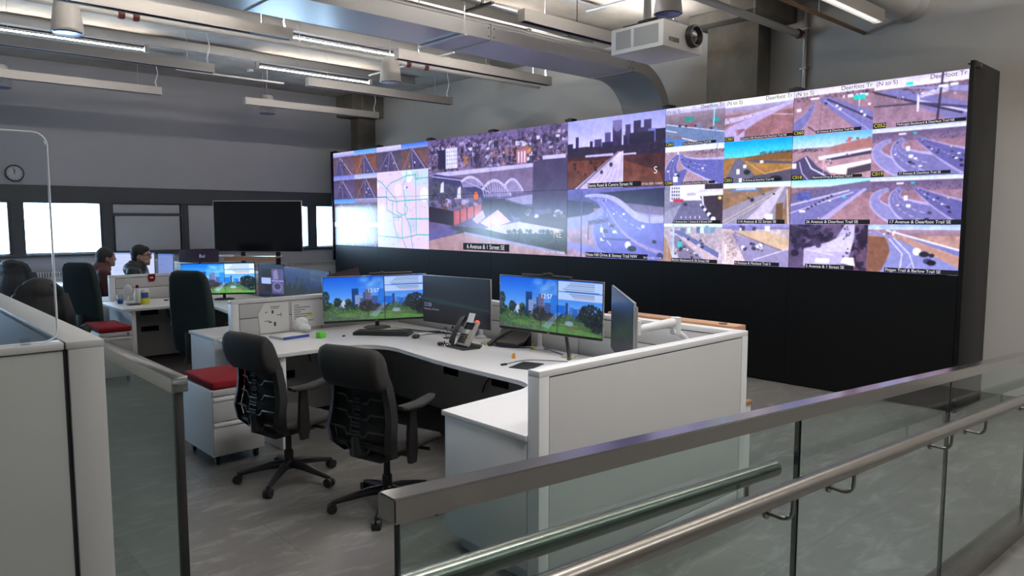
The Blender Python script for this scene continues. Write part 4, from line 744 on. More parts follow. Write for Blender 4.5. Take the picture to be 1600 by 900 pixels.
# ---------------------------------------------------------------- foreground cubicle with acrylic shield
fc = thing('cubicle_partition', 'tall white cubicle partition corner at the lower left, carrying the acrylic shield', 'partition', (.5, 2.43, .29))
MB().box(-1.6, .455, 2.402, 2.456, .30, 1.475, .003).box(.474, .556, 2.396, 6.2, .30, 1.475, .003).build('panel_tile', M['cabp'], fc, world=True)
MB().box(-1.6, .458, 2.395, 2.462, 1.478, 1.5, .004).box(.461, .561, 2.39, 6.2, 1.478, 1.5, .004).box(.466, .559, 2.392, 2.42, .29, 1.479, .003).build('trim_cap', M['cabt'], fc, world=True)
MB().box(-1.6, .46, 2.406, 2.45, 1.472, 1.48).box(.455, .467, 2.405, 2.46, .3, 1.499).build('seam', M['seam'], fc, world=True)
MB().box(-1.6, .47, 2.456, 6.2, 1.16, 1.19).build('inner_worktop', M['innertop'], fc, world=True)
ac = thing('acrylic_shield', 'clear acrylic shield with rounded corners standing on the foreground cubicle', 'shield', (-.05, 2.43, 1.5))
MB().prism([(p[0], p[1]) for p in rrect(1.0, .592, .035, 6, 0, .298)], -.003, .003, 0, Matrix.Rotation(PI/2, 4, 'X')).build('sheet', M['acrylic'], ac)
ring = [Vector((p[0], 0, p[1])) for p in rrect(1.0, .592, .035, 6, 0, .298)]; ring.append(ring[0])
MB().tube(ring, .0032, 6).build('polished_edge', M['aedge'], ac)
for x in (.42, -.42): MB().box(x-.012, x+.012, -.014, .014, 0, .003).box(x-.012, x+.012, -.007, -.003, 0, .016).box(x-.012, x+.012, .003, .007, 0, .016).build('clip_foot', M['acrylic'], ac)

# ---------------------------------------------------------------- workstations
ZD = .794
def partition(name, label, x0, x1, y0, y1, zt, tiles, axis, cat='partition'):
    """axis 'x' runs along x: tiles are (a, b, z0, z1) rectangles on both faces"""
    t = thing(name, label, cat, ((x0+x1)/2, (y0+y1)/2, 0))
    f = MB(); f.box(x0, x1, y0, y1, zt-.035, zt, .004)
    if axis == 'x': f.box(x0, x0+.07, y0, y1, 0, zt-.03, .003).box(x1-.07, x1, y0, y1, 0, zt-.03, .003)
    else: f.box(x0, x1, y0, y0+.06, 0, zt-.03, .003).box(x0, x1, y1-.06, y1, 0, zt-.03, .003)
    f.build('frame', M['cap'], t, world=True)
    (MB().box(x0+.05, x1-.05, y0+.012, y1-.012, 0, zt-.03) if axis == 'x' else MB().box(x0+.012, x1-.012, y0+.05, y1-.05, 0, zt-.03)).build('core', M['seam'], t, world=True)  # near-black core paints the shadow line under the cap and between tiles
    for a, b, z0, z1 in tiles:
        p = MB()
        if axis == 'x': p.box(a, b, y0+.003, y1-.003, z0, z1, .003)
        else: p.box(x0+.003, x1-.003, a, b, z0, z1, .003)
        p.build('panel_tile', M['panel'], t, world=True)
    return t
def pod(dy, n, who, near_part):
    if near_part: partition('cubicle_partition', 'large white partition panel facing the ramp at the near end of the desk', 2.43, 4.36, 2.45, 2.53, 1.126, [(2.506, 4.284, .068, 1.084), (2.506, 4.284, .0, .062)], 'x')
    partition('cubicle_partition', who[0], 4.275, 4.36, 2.535+dy, 6.495+dy, 1.126, [(2.6+dy+i*1.28, 3.87+dy+i*1.28, z0, z1) for i in range(3) for z0, z1 in ((.02, .70), (.706, .95), (.956, 1.086))], 'y')
    if n < 3: partition('cubicle_partition', who[1], 2.556, 4.36, 6.5+dy, 6.58+dy, 1.126, [(2.632, 3.44, z0, z1) for z0, z1 in ((.02, .70), (.706, .95), (.956, 1.086))]+[(3.446, 4.284, z0, z1) for z0, z1 in ((.02, .70), (.706, .95), (.956, 1.086))], 'x')
    d = thing('corner_desk', who[2], 'desk', (3.3, 4.5+dy, 0), 0, 'white corner desks of the control room pods')
    y0 = 2.535 if near_part else 2.585
    P = [(2.42, y0+dy), (4.24, y0+dy), (4.24, 6.48+dy), (2.42, 6.48+dy), (2.42, 5.44+dy), (2.9, 5.44+dy)]
    P += [(p.x, p.y+dy) for p in bez((2.95, 5.44, 0), (3.22, 5.44, 0), (3.36, 5.32, 0), (3.34, 5.0, 0), 9)]
    P += [(p.x, p.y+dy) for p in bez((3.27, 4.4, 0), (3.255, 4.1, 0), (3.255, 3.9, 0), (3.255, 3.55, 0), 4)]
    P += [(p.x, p.y+dy) for p in bez((3.255, 3.5, 0), (3.25, 3.36, 0), (3.2, 3.29, 0), (3.08, 3.27, 0), 7)]+[(2.42, 3.215+dy)]
    if n == 3: P = [(2.42, 10.585), (4.24, 10.585), (4.24, 14.48), (2.42, 14.48), (2.42, 13.44), (3.4, 13.44), (3.56, 13.35), (3.62, 13.15), (3.62, 11.5), (3.56, 11.3), (3.4, 11.22), (2.42, 11.2)]
    MB().prism(P, ZD-.03, ZD, .003).build('worktop', M['white'], d, world=True)
    c = MB().box(2.432, 2.86, y0+.005+dy, 3.2+dy, .1, ZD-.032, .003).build('end_cabinet', M['white'], d, world=True)
    MB().box(2.5, 2.84, y0+.02+dy, 3.15+dy, 0, .1).build('toe_kick', M['grey'], c, world=True)
    MB().box(2.53, 2.575, 5.47+dy, 6.47+dy, 0, ZD-.032, .002).build('end_panel', M['white'], d, world=True)
    m1 = MB().box(4.2, 4.235, 3.25+dy, 6.4+dy, .03, .72).build('modesty_panel', M['white'], d, world=True)
    for yy, zz in [(5.42, .60), (5.42, .42), (4.72, .60), (4.72, .42), (3.95, .60)]: MB().box(4.193, 4.199, yy-.11+dy, yy+.11+dy, zz-.035, zz+.035).build('outlet_slot', M['gloss'], m1, world=True)
    m2 = MB().box(2.6, 4.19, 6.43+dy, 6.465+dy, .03, .72).box(3.2, 3.206, 6.427+dy, 6.43+dy, .03, .72).box(3.75, 3.756, 6.427+dy, 6.43+dy, .03, .72).box(2.6, 4.19, 6.427+dy, 6.43+dy, .5, .505).build('modesty_panel', M['panel'], d, world=True)
    for xx, zz in [(3.0, .62), (3.0, .40), (3.62, .62), (3.62, .4)]: MB().box(xx-.11, xx+.11, 6.423+dy, 6.429+dy, zz-.035, zz+.035).build('outlet_slot', M['gloss'], m2, world=True)
    MB().box(4.0, 4.19, 3.3+dy, 6.3+dy, .68, .755).build('cable_tray', M['panel'], d, world=True)
    MB().tube(bez((4.185, 4.62+dy, .7), (4.1, 4.66+dy, .5), (4.17, 4.9+dy, .45), (4.19, 4.95+dy, .3), 10), .006, 6).build('cable', M['black'], d, world=True)
    MB().box(3.48, 3.53, 6.2+dy, 6.42+dy, 0, .76).build('support_leg', M['chairp'], d, world=True); MB().box(3.95, 4.0, 3.25+dy, 3.5+dy, 0, .76).build('support_leg', M['chairp'], d, world=True)
    MB().tube(bez((3.2, 6.42+dy, .7), (3.2, 6.37+dy, .62), (3.24, 6.36+dy, .56), (3.26, 6.4+dy, .5), 8), .006, 6).build('cable', M['black'], d, world=True)
pod(0, 1, ('low white spine partition behind the three front monitors', 'white partition with paper notices, left of the front monitors', 'front white corner desk with the desk phone, keyboard and wide monitors'), True)
pod(4.0, 2, ('low white spine partition of the middle pod below the big television', 'white partition with red tag, behind the yellow wipes tub', 'middle white corner desk behind the nearer tall teal chair'), False)
pod(8.0, 3, ('low white spine partition of the farthest pod near the radiator', 'farthest white partition in front of the window wall radiator', 'farthest white corner desk where the two seated people work'), False)
# oak ledge and low bookcase behind the near partition
lg = thing('oak_ledge', 'oak ledge board along the top of the partition by the video wall', 'ledge', (4.43, 3.10, 1.09))
MB().box(-.065, .075, -.55, .55, .0, .05, .004).build('board', M['wood'], lg)
MB().lathe([(.03, .05), (.03, .054), (.02, .055)], (.0, -.42, 0), 18).build('grommet', M['black'], lg)
for y in (-.4, .4): MB().box(-.065, .04, y-.015, y+.015, -.12, 0, .003).build('bracket', M['grey'], lg)
bk = thing('bookcase', 'low white bookcase with a brown wooden top behind the near partition', 'bookcase', (4.53, 3.0, 0))
MB().box(-.16, .16, -.4, -.375, 0, .55).box(-.16, .16, .375, .4, 0, .55).box(-.16, -.14, -.375, .375, 0, .55).box(-.14, .16, -.375, .375, .02, .045).box(-.14, .15, -.375, .375, .28, .3).build('carcass', M['white'], bk)
MB().box(-.165, .165, -.41, .41, .55, .58, .003).build('top', M['dwood'], bk)

# ---------------------------------------------------------------- monitors
def basis(tl, tr):
    tl, tr = Vector(tl), Vector(tr); x = (tr-tl).normalized(); z = Vector((0, 0, 1)); z = (z-x*z.dot(x)).normalized(); y = z.cross(x)
    return Matrix((x, y, z)).transposed().to_4x4(), (tr-tl).length
def monitor(tl, tr, h, label, pic, res=(200, 86), bez_m='silver', group='desk monitors', name='monitor', stand=None, thick=.035, chin=.02, strength='mpic', cat='monitor', rim=.008):
    R, w = basis(tl, tr); ctr = (Vector(tl)+Vector(tr))/2-R.col[2].xyz*h/2
    t = thing(name, label, cat, (0, 0, 0), 0, group); t.matrix_basis = Matrix.Translation(ctr) @ R
    f = MB().box(-w/2, w/2, 0, .014, -h/2, h/2, .003)
    f.build('bezel', M[bez_m], t)
    MB().box(-w/2+.004, w/2-.004, -.0015, .004, -h/2+.002, h/2-.004).build('front_frame', M['blk'], t)
    MB().box(-w/2+.03, w/2-.03, .013, thick, -h/2+.03, h/2-.03, .012).build('back_shell', M['chairp'] if bez_m != 'silver' else M['silver'], t)
    sw, sh = w-2*rim, h-rim-chin-.002; zc = (chin-rim)/2
    def to3(U, V): return np.stack([(U-.5)*sw, np.full_like(U, -.0025), zc+(.5-V)*sh], 1)
    s = grid_picture('screen', pic, to3, res[0], res[1], M[strength], t)
    if chin > .015: MB().box(-.012, .012, -.003, -.0015, -h/2+.007, -h/2+.013).build('badge', M['silver'], t)
    return t, R, w, ctr
def mon_arm(t, ctr, R, base, m='cap', r=.016):
    base = Vector(base); back = ctr+R.col[1].xyz*.03; k = back+R.col[1].xyz*.05; top = Vector((base.x, base.y, k.z))
    a = MB().box(-.05, .05, .03, .042, -.05, .05, .004).build('mount_plate', M[m], t)
    MB().tube([back, k, top], r, 12).cyl(base, (base.x, base.y, k.z+.03), r*1.15, 16).lathe([(.05, 0), (.05, .012), (.03, .02), (.022, .03)], base, 20).build('arm', M[m], t, world=True)
def mon_foot(t, ctr, R, base, m='black'):
    base = Vector(base); back = ctr+R.col[1].xyz*.03
    MB().tube([back, back+R.col[1].xyz*.04, (base.x, base.y, ctr.z-.05), (base.x, base.y, base.z+.02)], [.02, .022, .022, .02], 12).build('stand_neck', M[m], t, world=True)
    MB().lathe([(.13, 0), (.13, .008), (.11, .014), (.02, .018)], base, 32).build('stand_base', M[m], t, world=True)
park = Vpark(240, 104).out(); park_s = Vpark(200, 86).out()
t, R, w, c = monitor((3.34, 6.29, 1.31), (4.21, 5.82, 1.33), .445, 'left ultrawide monitor on the front desk showing a park skyline', park)
mon_foot(t, c, R, (3.86, 6.16, ZD))
text('12:57', .05, M['txt'], t, (-.02, -.004, .06), (PI/2, 0, 0), 'CENTER', 'clock_text')
sb = thing('soundbar', 'slim black soundbar clipped on top of the left ultrawide monitor', 'soundbar'); sb.matrix_basis = Matrix.Translation(c) @ R
MB().box(-.05, .36, -.01, .03, .224, .247, .008).build('bar', M['black'], sb)
MB().box(.05, .09, -.012, .02, .247, .258, .004).build('webcam', M['black'], sb)
t, R, w, c = monitor((3.93, 5.49, 1.35), (3.96, 4.57, 1.36), .43, 'dark lock-screen monitor standing between the two bright ultrawide monitors', Vdark(160, 72).out(), (120, 54), chin=.012, strength='mpic')
mon_arm(t, c, R, (4.2, 4.98, ZD))
text('12:58', .05, M['txtdim'], t, (-.44, -.004, -.07), (PI/2, 0, 0), 'LEFT', 'clock_text'); text('Wednesday, 29 October', .022, M['txtdim'], t, (-.44, -.004, -.1), (PI/2, 0, 0), 'LEFT', 'date_text')
t, R, w, c = monitor((3.93, 4.42, 1.41), (4.07, 3.44, 1.40), .437, 'right ultrawide monitor on the front desk showing a park skyline', park)
mon_arm(t, c, R, (4.17, 4.2, ZD))
text('12:57', .05, M['txt'], t, (-.02, -.004, .06), (PI/2, 0, 0), 'CENTER', 'clock_text')
for dx in (.05,): MB().tube(bez(c+R @ Vector((.12, .04, -.12)), c+R @ Vector((.15, .05, -.3)), c+R @ Vector((.2, .02, -.45)), (4.0, 3.72, ZD+.01), 10), .013, 8).build('cable_sleeve', M['black'], t, world=True)
sb = thing('soundbar', 'slim black soundbar clipped on top of the right ultrawide monitor', 'soundbar'); sb.matrix_basis = Matrix.Translation(c) @ R
MB().box(-.27, .2, -.01, .03, .22, .24, .008).build('bar', M['black'], sb)
MB().box(-.06, .03, -.012, .02, .24, .252, .005).ell((0, .0, .252), .018, .015, .012).build('webcam', M['black'], sb)
t, R, w, c = monitor((3.93, 3.25, 1.40), (3.42, 2.66, 1.365), .44, 'monitor seen edge-on at the corner by the near partition', Vdark(120, 60).out(), (60, 30), chin=.01)
base = Vector((4.12, 2.74, ZD)); bk_ = c+R.col[1].xyz*.03; k1 = bk_+R.col[1].xyz*.07
MB().box(-.06, .06, .034, .046, -.06, .06, .006).build('mount_plate', M['cap'], t)
MB().tube([bk_, k1], .024, 14).cyl(k1-Vector((0, 0, .05)), k1+Vector((0, 0, .04)), .028, 16).tube([k1+Vector((0, 0, -.02)), (4.0, 2.78, k1.z+.02)], [.026, .03], 14).cyl((4.02, 2.78, k1.z-.06), (4.02, 2.78, k1.z+.05), .034, 16).build('arm', M['cap'], t, world=True)
MB().tube(bez((3.98, 2.78, k1.z-.04), (4.12, 2.76, k1.z-.06), (4.16, 2.72, ZD+.2), base, 10), .02, 12).lathe([(.05, 0), (.05, .012), (.03, .02)], base, 18).build('lower_arm', M['cap'], t, world=True)
# middle pod
t, R, w, c = monitor((3.27, 9.95, 1.28), (3.98, 9.29, 1.30), .415, 'bright ultrawide monitor behind the nearer tall teal chair', np.clip(park_s*1.35, 0, 1), (140, 60), 'blk')
mon_foot(t, c, R, (3.75, 9.75, ZD))
t, R, w, c = monitor((4.0, 9.24, 1.28), (4.13, 8.76, 1.285), .42, 'dim monitor with program windows beside the bright ultrawide in the middle pod', Vdesk(100, 90).out(), (70, 60), 'blk')
mon_arm(t, c, R, (4.21, 9.0, ZD), 'chairp')
t, R, w, c = monitor((4.10, 8.70, 1.265), (4.2, 7.72, 1.255), .40, 'dimmed skyline monitor at the right end of the middle pod', np.clip(Vpark(160, 70, .32).out(), 0, 1)*np.array([.8, .95, 1.25]), (120, 52), 'blk')
mon_arm(t, c, R, (4.22, 8.2, ZD), 'chairp', .012)
lp_ = thing('laptop', 'laptop lid seen from behind above the left front monitor', 'laptop'); Rl, wl_ = basis((3.86, 7.16, 1.255), (4.08, 6.88, 1.345)); cl = (Vector((3.86, 7.16, 1.255))+Vector((4.08, 6.88, 1.345)))/2-Rl.col[2].xyz*.11; lp_.matrix_basis = Matrix.Translation(cl) @ Rl
MB().box(-wl_/2, wl_/2, 0, .01, -.11, .11, .004).build('lid', M['lidm'], lp_)
MB().lathe([(.012, -.001), (.011, -.002), (.002, -.0022)], (0, 0, .02), 20, 'y').build('badge', M['silver'], lp_)
MB().box(-wl_/2, wl_/2, .0, .22, -.125, -.11, .003).build('keyboard_base', M['black'], lp_)
MB().tube([cl+Rl @ Vector((0, .1, -.12)), (4.03, 7.1, 1.0), (4.03, 7.1, ZD+.01)], .014, 10).lathe([(.1, 0), (.1, .01), (.02, .016)], (4.03, 7.1, ZD), 24).build('riser', M['black'], lp_, world=True)
# farthest pod
doc = Vdoc(80, 60).out()
t, R, w, c = monitor((3.36, 13.72, 1.305), (3.93, 13.22, 1.30), .42, 'bright white document screen behind the person in glasses', doc, (60, 45), 'blk')
mon_foot(t, c, R, (3.75, 13.62, ZD))
t, R, w, c = monitor((3.96, 13.16, 1.29), (4.16, 12.98, 1.285), .42, 'narrow bluish screen right of the bright document screen', np.clip(doc*np.array([.62, .68, .82]), 0, 1), (40, 40), 'blk')
mon_foot(t, c, R, (4.11, 13.2, ZD))
cd_ = thing('curved_display', 'curved dark purple display standing on the farthest desk below the television', 'display', (3.86, 10.96, ZD), math.radians(-42.6), 'desk monitors')
def arc(y0, r0, z0, z1, m, nm, n=14, half=.285):
    b = MB(); rr = []
    for k in range(n+1):
        x = -half+2*half*k/n; y = -.05*(1-(x/half)**2)
        rr.append([(x, y+y0, z0), (x, y+y0+r0, z0), (x, y+y0+r0, z1), (x, y+y0, z1)])
    b.rings(rr).build(nm, M[m], cd_)
arc(0, .03, .44, .63, 'black', 'shell'); arc(-.004, .004, .45, .62, 'purple', 'face')
MB().tube([(0, .02, .5), (0, .06, .3), (0, .06, .01)], .018, 10).lathe([(.11, 0), (.11, .01), (.02, .016)], (0, .06, 0), 24).build('stand', M['black'], cd_)
text('Bul', .07, M['txtdim'], cd_, (.03, -.058, .51), (PI/2, 0, 0), 'LEFT', 'lettering')

# television on a cart
Rt, wt = basis((4.49, 12.03, 2.165), (5.55, 11.07, 2.165)); ct = (Vector((4.49, 12.03, 2.165))+Vector((5.55, 11.07, 2.165)))/2-Vector((0, 0, .42))
tv = thing('television', 'large switched-off black television on a stand in front of the windows', 'television'); tv.matrix_basis = Matrix.Translation(ct) @ Rt
MB().box(-wt/2, wt/2, 0, .045, -.415, .415, .004).build('bezel', M['silver'], tv)
MB().box(-wt/2+.012, wt/2-.004, -.002, .003, -.405, .403).build('screen', M['gloss'], tv)
MB().box(-.4, .4, .04, .08, -.25, .25, .01).build('back_shell', M['black'], tv)
ca = thing('television_cart', 'television cart with dark posts and an angled pale wood shelf', 'cart', (ct.x, ct.y, 0), math.radians(-42.6))
MB().box(-.32, -.25, .09, .14, .08, 1.9, .004).box(.25, .32, .09, .14, .08, 1.9, .004).box(-.3, .3, .095, .13, 1.7, 1.76).box(-.3, .3, .095, .13, 1.2, 1.24).build('post', M['black'], ca)
for s in (-1, 1):
    MB().box(s*.285-.035, s*.285+.035, -.3, .45, .07, .12, .006).build('base_foot', M['black'], ca)
    for y in (-.26, .4): MB().lathe([(.03, -.015), (.035, -.01), (.035, .01), (.03, .015)], (s*.285, y, .035), 16, 'x').build('caster', M['black'], ca)
MB().box(-.46, .36, -.26, .09, 1.235, 1.262, .003).build('shelf', M['dwood'], ca)
MB().prism([(-.46, -.262), (.36, -.262), (.36, -.25), (-.46, -.25)], 1.2, 1.262).build('shelf_edge', M['wood'], ca)
MB().box(-.62, -.36, -.3, -.1, 1.263, 1.285, .004).build('tray', M['cap'], ca)

# ---------------------------------------------------------------- chairs
def star_base(t, r, zh, m, caster_r=.03, rot=.3, hub=.2):
    for k in range(5):
        a = rot+2*PI*k/5; d = Vector((math.cos(a), math.sin(a), 0))
        MB().tube([d*.03+Vector((0, 0, zh)), d*.12+Vector((0, 0, zh-.005)), d*(r*.75)+Vector((0, 0, zh-.035)), d*r+Vector((0, 0, zh-.055))], [.032, .028, .02, .015], 10).build('base_leg', M[m], t)
        p = d*r; n = Vector((-d.y, d.x, 0)); q = MB()
        for s in (-1, 1):
            w0 = p+n*(.006*s)+Vector((0, 0, caster_r)); w1 = p+n*(.026*s)+Vector((0, 0, caster_r)); q.tube([w0, w1], caster_r, 16)
        q.cyl(p+Vector((0, 0, caster_r)), p+Vector((0, 0, zh-.05)), .008, 8).tube([p-n*.03+Vector((0, 0, caster_r)), p+n*.03+Vector((0, 0, caster_r))], .007, 8)
        q.build('caster', M['black'], t)
    MB().lathe([(.04, zh-.03), (.042, zh+.02), (.034, zh+.03), (.032, zh+hub*.5), (.022, zh+hub*.5+.002), (.02, zh+hub+.1)], n=20).build('gas_column', M[m], t)
def task_chair(label, loc, rz, group):
    t = thing('task_chair', label, 'chair', loc, rz, group)           # faces local +y
    star_base(t, .35, .12, 'chairmetal', .032, .25, .2)
    # seat: waterfall cushion
    S = []
    for y, w, z, th in [(-.24, .20, .475, .03), (-.22, .235, .465, .05), (-.1, .255, .455, .062), (.08, .262, .46, .06), (.2, .255, .462, .055), (.26, .24, .445, .045), (.285, .20, .42, .03)]:
        S.append([(p[0], y, z+p[1]) for p in rrect(2*w, th, th*.46, 4)])
    MB().rings(S).build('seat', M['fabric'], t)
    MB().box(-.14, .14, -.2, .14, .36, .43, .02).box(-.24, .24, -.06, .02, .385, .425, .012).tube([(.15, .1, .4), (.26, .12, .4)], .012, 10).tube([(-.15, .1, .4), (-.26, .1, .4)], .012, 10).build('tilt_housing', M['chairp'], t)
    # S curved spine path (y, z)
    path = [(-.19, .40), (-.245, .46), (-.26, .56), (-.24, .66), (-.238, .76), (-.25, .86), (-.275, .95), (-.288, 1.0)]
    wid = [.19, .235, .25, .24, .225, .21, .195, .19]
    fr = []                                                     # thin front shell of woven fabric
    for (y, z), w in zip(path, wid):
        fr.append([(-w, y+.055, z), (-w*.5, y+.03, z), (0, y+.025, z), (w*.5, y+.03, z), (w, y+.055, z), (w, y+.07, z), (w*.5, y+.048, z), (0, y+.043, z), (-w*.5, y+.048, z), (-w, y+.07, z)])
    MB().rings(fr).build('backrest', M['fabric'], t)
    for s in (-1, 1):
        R_ = []
        for (y, z), w in zip(path, wid): R_.append([(s*(w+.012)+s*dx, y+dy+.015, z) for dx, dy in ((-.028, -.02), (.012, -.008), (.016, .045), (-.02, .03))])
        MB().rings(R_).build('back_frame', M['chairp'], t)
    q = MB()
    for i in range(len(path)-1):                                # central vertebrae: open rectangular links
        for f0 in (.0, .5):
            ya = path[i][0]*(1-f0)+path[i+1][0]*f0; za = path[i][1]*(1-f0)+path[i+1][1]*f0
            yb = path[i][0]*(.55-f0)+path[i+1][0]*(.45+f0) if f0 == 0 else path[i][0]*.08+path[i+1][0]*.92; zb = path[i][1]*(.55)+path[i+1][1]*(.45) if f0 == 0 else path[i][1]*.08+path[i+1][1]*.92
            w = .036+.008*math.sin(i*1.3)
            pts = [(-w, ya-.012, za+.006), (w, ya-.012, za+.006), (w, yb-.016, zb-.006), (-w, yb-.016, zb-.006), (-w, ya-.012, za+.006)]
            q.tube(pts, .0065, 6)
    q.build('spine_links', M['chairp'], t)
    for i in range(1, 7):                                       # curved ribs out to the frame
        y, z = path[i]; w = wid[i]
        for s in (-1, 1):
            MB().tube([(s*.036, y-.012, z-.02), (s*.08, y-.004, z-.02), (s*.10, y, z+.012), (s*w, y+.02, z+.012)], [.008, .009, .009, .007], 6).build('rib', M['chairp'], t)
    MB().tube([(0, path[0][0]+.06, .39), (0, path[1][0], .44), (0, path[2][0]-.005, .54)], [.045, .05, .03], 10).build('back_hinge', M['chairp'], t)
    # headrest pillow draped over the top
    H = []
    for x, k in [(-.245, .62), (-.238, .88), (-.2, 1), (0, 1.03), (.2, 1), (.238, .88), (.245, .62)]:
        H.append([(x, -.285+(.062*math.cos(a))*k-.02*math.sin(a), .962+.132*k*math.sin(a)) for a in [2*PI*j/16 for j in range(16)]])
    MB().rings(H).build('headrest', M['fabric'], t, 60)
    for s in (-1, 1):                                           # arms: blade post and padded top
        MB().rings([[(s*(.265+a), -.055+b, z) for a, b in ((-.014, -.045*k), (.014, -.045*k), (.014, .045*k), (-.014, .045*k))] for z, k in ((.36, .6), (.44, .9), (.56, .8), (.66, .62), (.71, .5))]).build('arm_post', M['chairp'], t)
        MB().rings([[(s*.27+p[0], y, z+p[1]) for p in rrect(w, th, th*.45, 3)] for y, z, w, th in [(-.16, .725, .05, .02), (-.14, .72, .085, .03), (0, .716, .095, .032), (.1, .735, .085, .028), (.135, .75, .05, .018)]]).build('arm_pad', M['fabric'], t)
    return t
ch = task_chair('black task chair with a pillow headrest, in front of the red cushioned pedestal', (2.27, 4.82, 0), math.radians(-81), 'black ergonomic chairs at the front desk')
c2 = copy_tree(ch); c2.location = (2.51, 3.92, 0); c2.rotation_euler = (0, 0, math.radians(-76))
c2['label'] = 'black task chair with a pillow headrest, closest to the end of the ramp rail'

def tall_chair(label, loc, rz, group, arms=True):
    t = thing('high_back_chair', label, 'chair', loc, rz, group)
    star_base(t, .31, .12, 'chairmetal', .03, .9, .22)
    MB().rings([[(p[0], y, z+p[1]) for p in rrect(w, th, th*.45, 4)] for y, w, z, th in [(-.24, .42, .5, .07), (-.2, .50, .495, .1), (.1, .52, .495, .1), (.24, .50, .49, .09), (.28, .42, .48, .05)]]).build('seat', M['teal'], t)
    B = []
    for z, w, y, th in [(.50, .40, -.25, .06), (.53, .46, -.26, .10), (.70, .50, -.275, .11), (.95, .50, -.29, .11), (1.15, .47, -.31, .10), (1.27, .43, -.33, .095), (1.325, .36, -.338, .07), (1.345, .25, -.34, .03)]:
        B.append([(p[0], y+p[1], z) for p in rrect(w, th, th*.48, 5)])
    MB().rings(B).build('backrest', M['teal'], t, 50)
    MB().box(-.05, .05, -.36, -.3, .40, .72, .015).box(-.12, .12, -.3, .1, .38, .45, .015).build('tilt_housing', M['black'], t)
    if arms:
        for s in (-1, 1):
            MB().tube([(s*.22, -.02, .44), (s*.31, -.02, .46), (s*.325, -.02, .7)], [.02, .022, .026], 10).build('arm_post', M['black'], t)
            MB().rings([[(s*.325+p[0], y, .735+p[1]) for p in rrect(w, th, th*.45, 4)] for y, w, th in [(-.2, .05, .06), (-.18, .09, .14), (.0, .10, .15), (.12, .085, .1), (.15, .04, .05)]]).build('arm_pad', M['fabric'], t)
    return t
tc = tall_chair('tall dark teal chair with its back to the camera, nearer of the two', (2.84, 7.76, 0), math.radians(-58), 'tall dark teal high back chairs')
for lb, lo, rz in [('tall dark teal chair left of the white wipes desk, farther of the two', (2.36, 10.11, 0), -55)]:
    k = copy_tree(tc); k.location = lo; k.rotation_euler = (0, 0, math.radians(rz)); k['label'] = lb
    for c in [c for c in k.children if c.name.startswith('arm_') and c.data.vertices[0].co.x > 0]: bpy.data.objects.remove(c)   # pushed against the desk end on this side
for lb, lo, rz in [('high back chair under the hooded dark jacket at the left edge', (1.95, 12.15, -.10), -40), ('high back chair beside the jacket chair, behind the acrylic shield', (1.63, 9.10, -.22), -25)]:
    k = copy_tree(tc); k.location = (lo[0], lo[1], 0); k.rotation_euler = (0, 0, math.radians(rz)); k['label'] = lb
    k.scale = (1, 1, (1.25 if 'under' in lb else 1.2)/1.345)
def low_chair(label, loc, rz):
    t = thing('office_chair', label, 'chair', loc, rz, 'office chairs of the seated people')
    star_base(t, .3, .12, 'chairmetal', .03, .2, .2)
    MB().rings([[(p[0], y, .41+p[1]) for p in rrect(w, th, th*.45, 4)] for y, w, th in [(-.24, .4, .05), (-.2, .48, .09), (.2, .48, .09), (.25, .4, .05)]]).build('seat', M['fabric'], t)
    MB().rings([[(p[0], y+p[1], z) for p in rrect(w, th, th*.48, 4)] for z, w, y, th in [(.6, .3, -.27, .05), (.63, .4, -.275, .08), (.8, .44, -.285, .08), (.98, .40, -.30, .07), (1.02, .3, -.305, .03)]]).build('backrest', M['fabric'], t)
    MB().box(-.03, .03, -.33, -.27, .42, .75, .01).box(-.1, .1, -.3, .1, .39, .45, .01).build('tilt_housing', M['black'], t)
    for s in (-1, 1):
        MB().tube([(s*.2, 0, .44), (s*.3, 0, .46), (s*.3, 0, .68)], .018, 8).build('arm_post', M['black'], t)
        MB().box(s*.3-.04, s*.3+.04, -.14, .14, .68, .715, .012).build('arm_pad', M['fabric'], t)
    return t

# ---------------------------------------------------------------- mobile pedestals with red cushions
def pedestal(label, x0, x1, y0, y1, zt):
    t = thing('mobile_pedestal', label, 'pedestal', ((x0+x1)/2, (y0+y1)/2, 0), 0, 'white pedestals with red cushions'); w, d = (x1-x0)/2, (y1-y0)/2
    MB().box(-w, w, -d, d, .075, zt, .004).build('carcass', M['white'], t)
    for z0, z1 in ((zt-.045, zt-.004), (zt-.24, zt-.055), (.085, zt-.25)):
        dr = MB().box(-w+.006, w-.006, -d-.016, -d+.004, z0, z1, .004).build('drawer', M['grey'], t)
        if z1-z0 > .1: MB().box(-w+.01, w-.01, -d-.024, -d-.012, z1-.03, z1-.004, .005).build('pull', M['cap'], dr)
    MB().lathe([(.011, -d-.016), (.011, -d-.02), (.004, -d-.021)], (w-.05, 0, zt-.024), 14, 'y').build('lock', M['steel'], t)
    MB().box(-w+.004, w-.004, -d-.012, d-.004, zt+.001, zt+.062, .02, 3).build('cushion', M['cushion'], t)
    for sx in (-1, 1):
        for sy in (-1, 1): MB().lathe([(.028, -.014), (.034, -.01), (.034, .01), (.028, .014)], (sx*(w-.05), sy*(d-.06), .034), 16, 'x').box(sx*(w-.05)-.02, sx*(w-.05)+.02, sy*(d-.06)-.02, sy*(d-.06)+.02, .05, .078, .004).build('caster', M['black'], t)
    return t
pedestal('white drawer pedestal with a red cushion beside the front task chair', 1.965, 2.365, 5.44, 6.05, .585)
pedestal('white drawer pedestal with a red cushion under the far white desk end', 2.07, 2.415, 9.05, 9.72, .585)

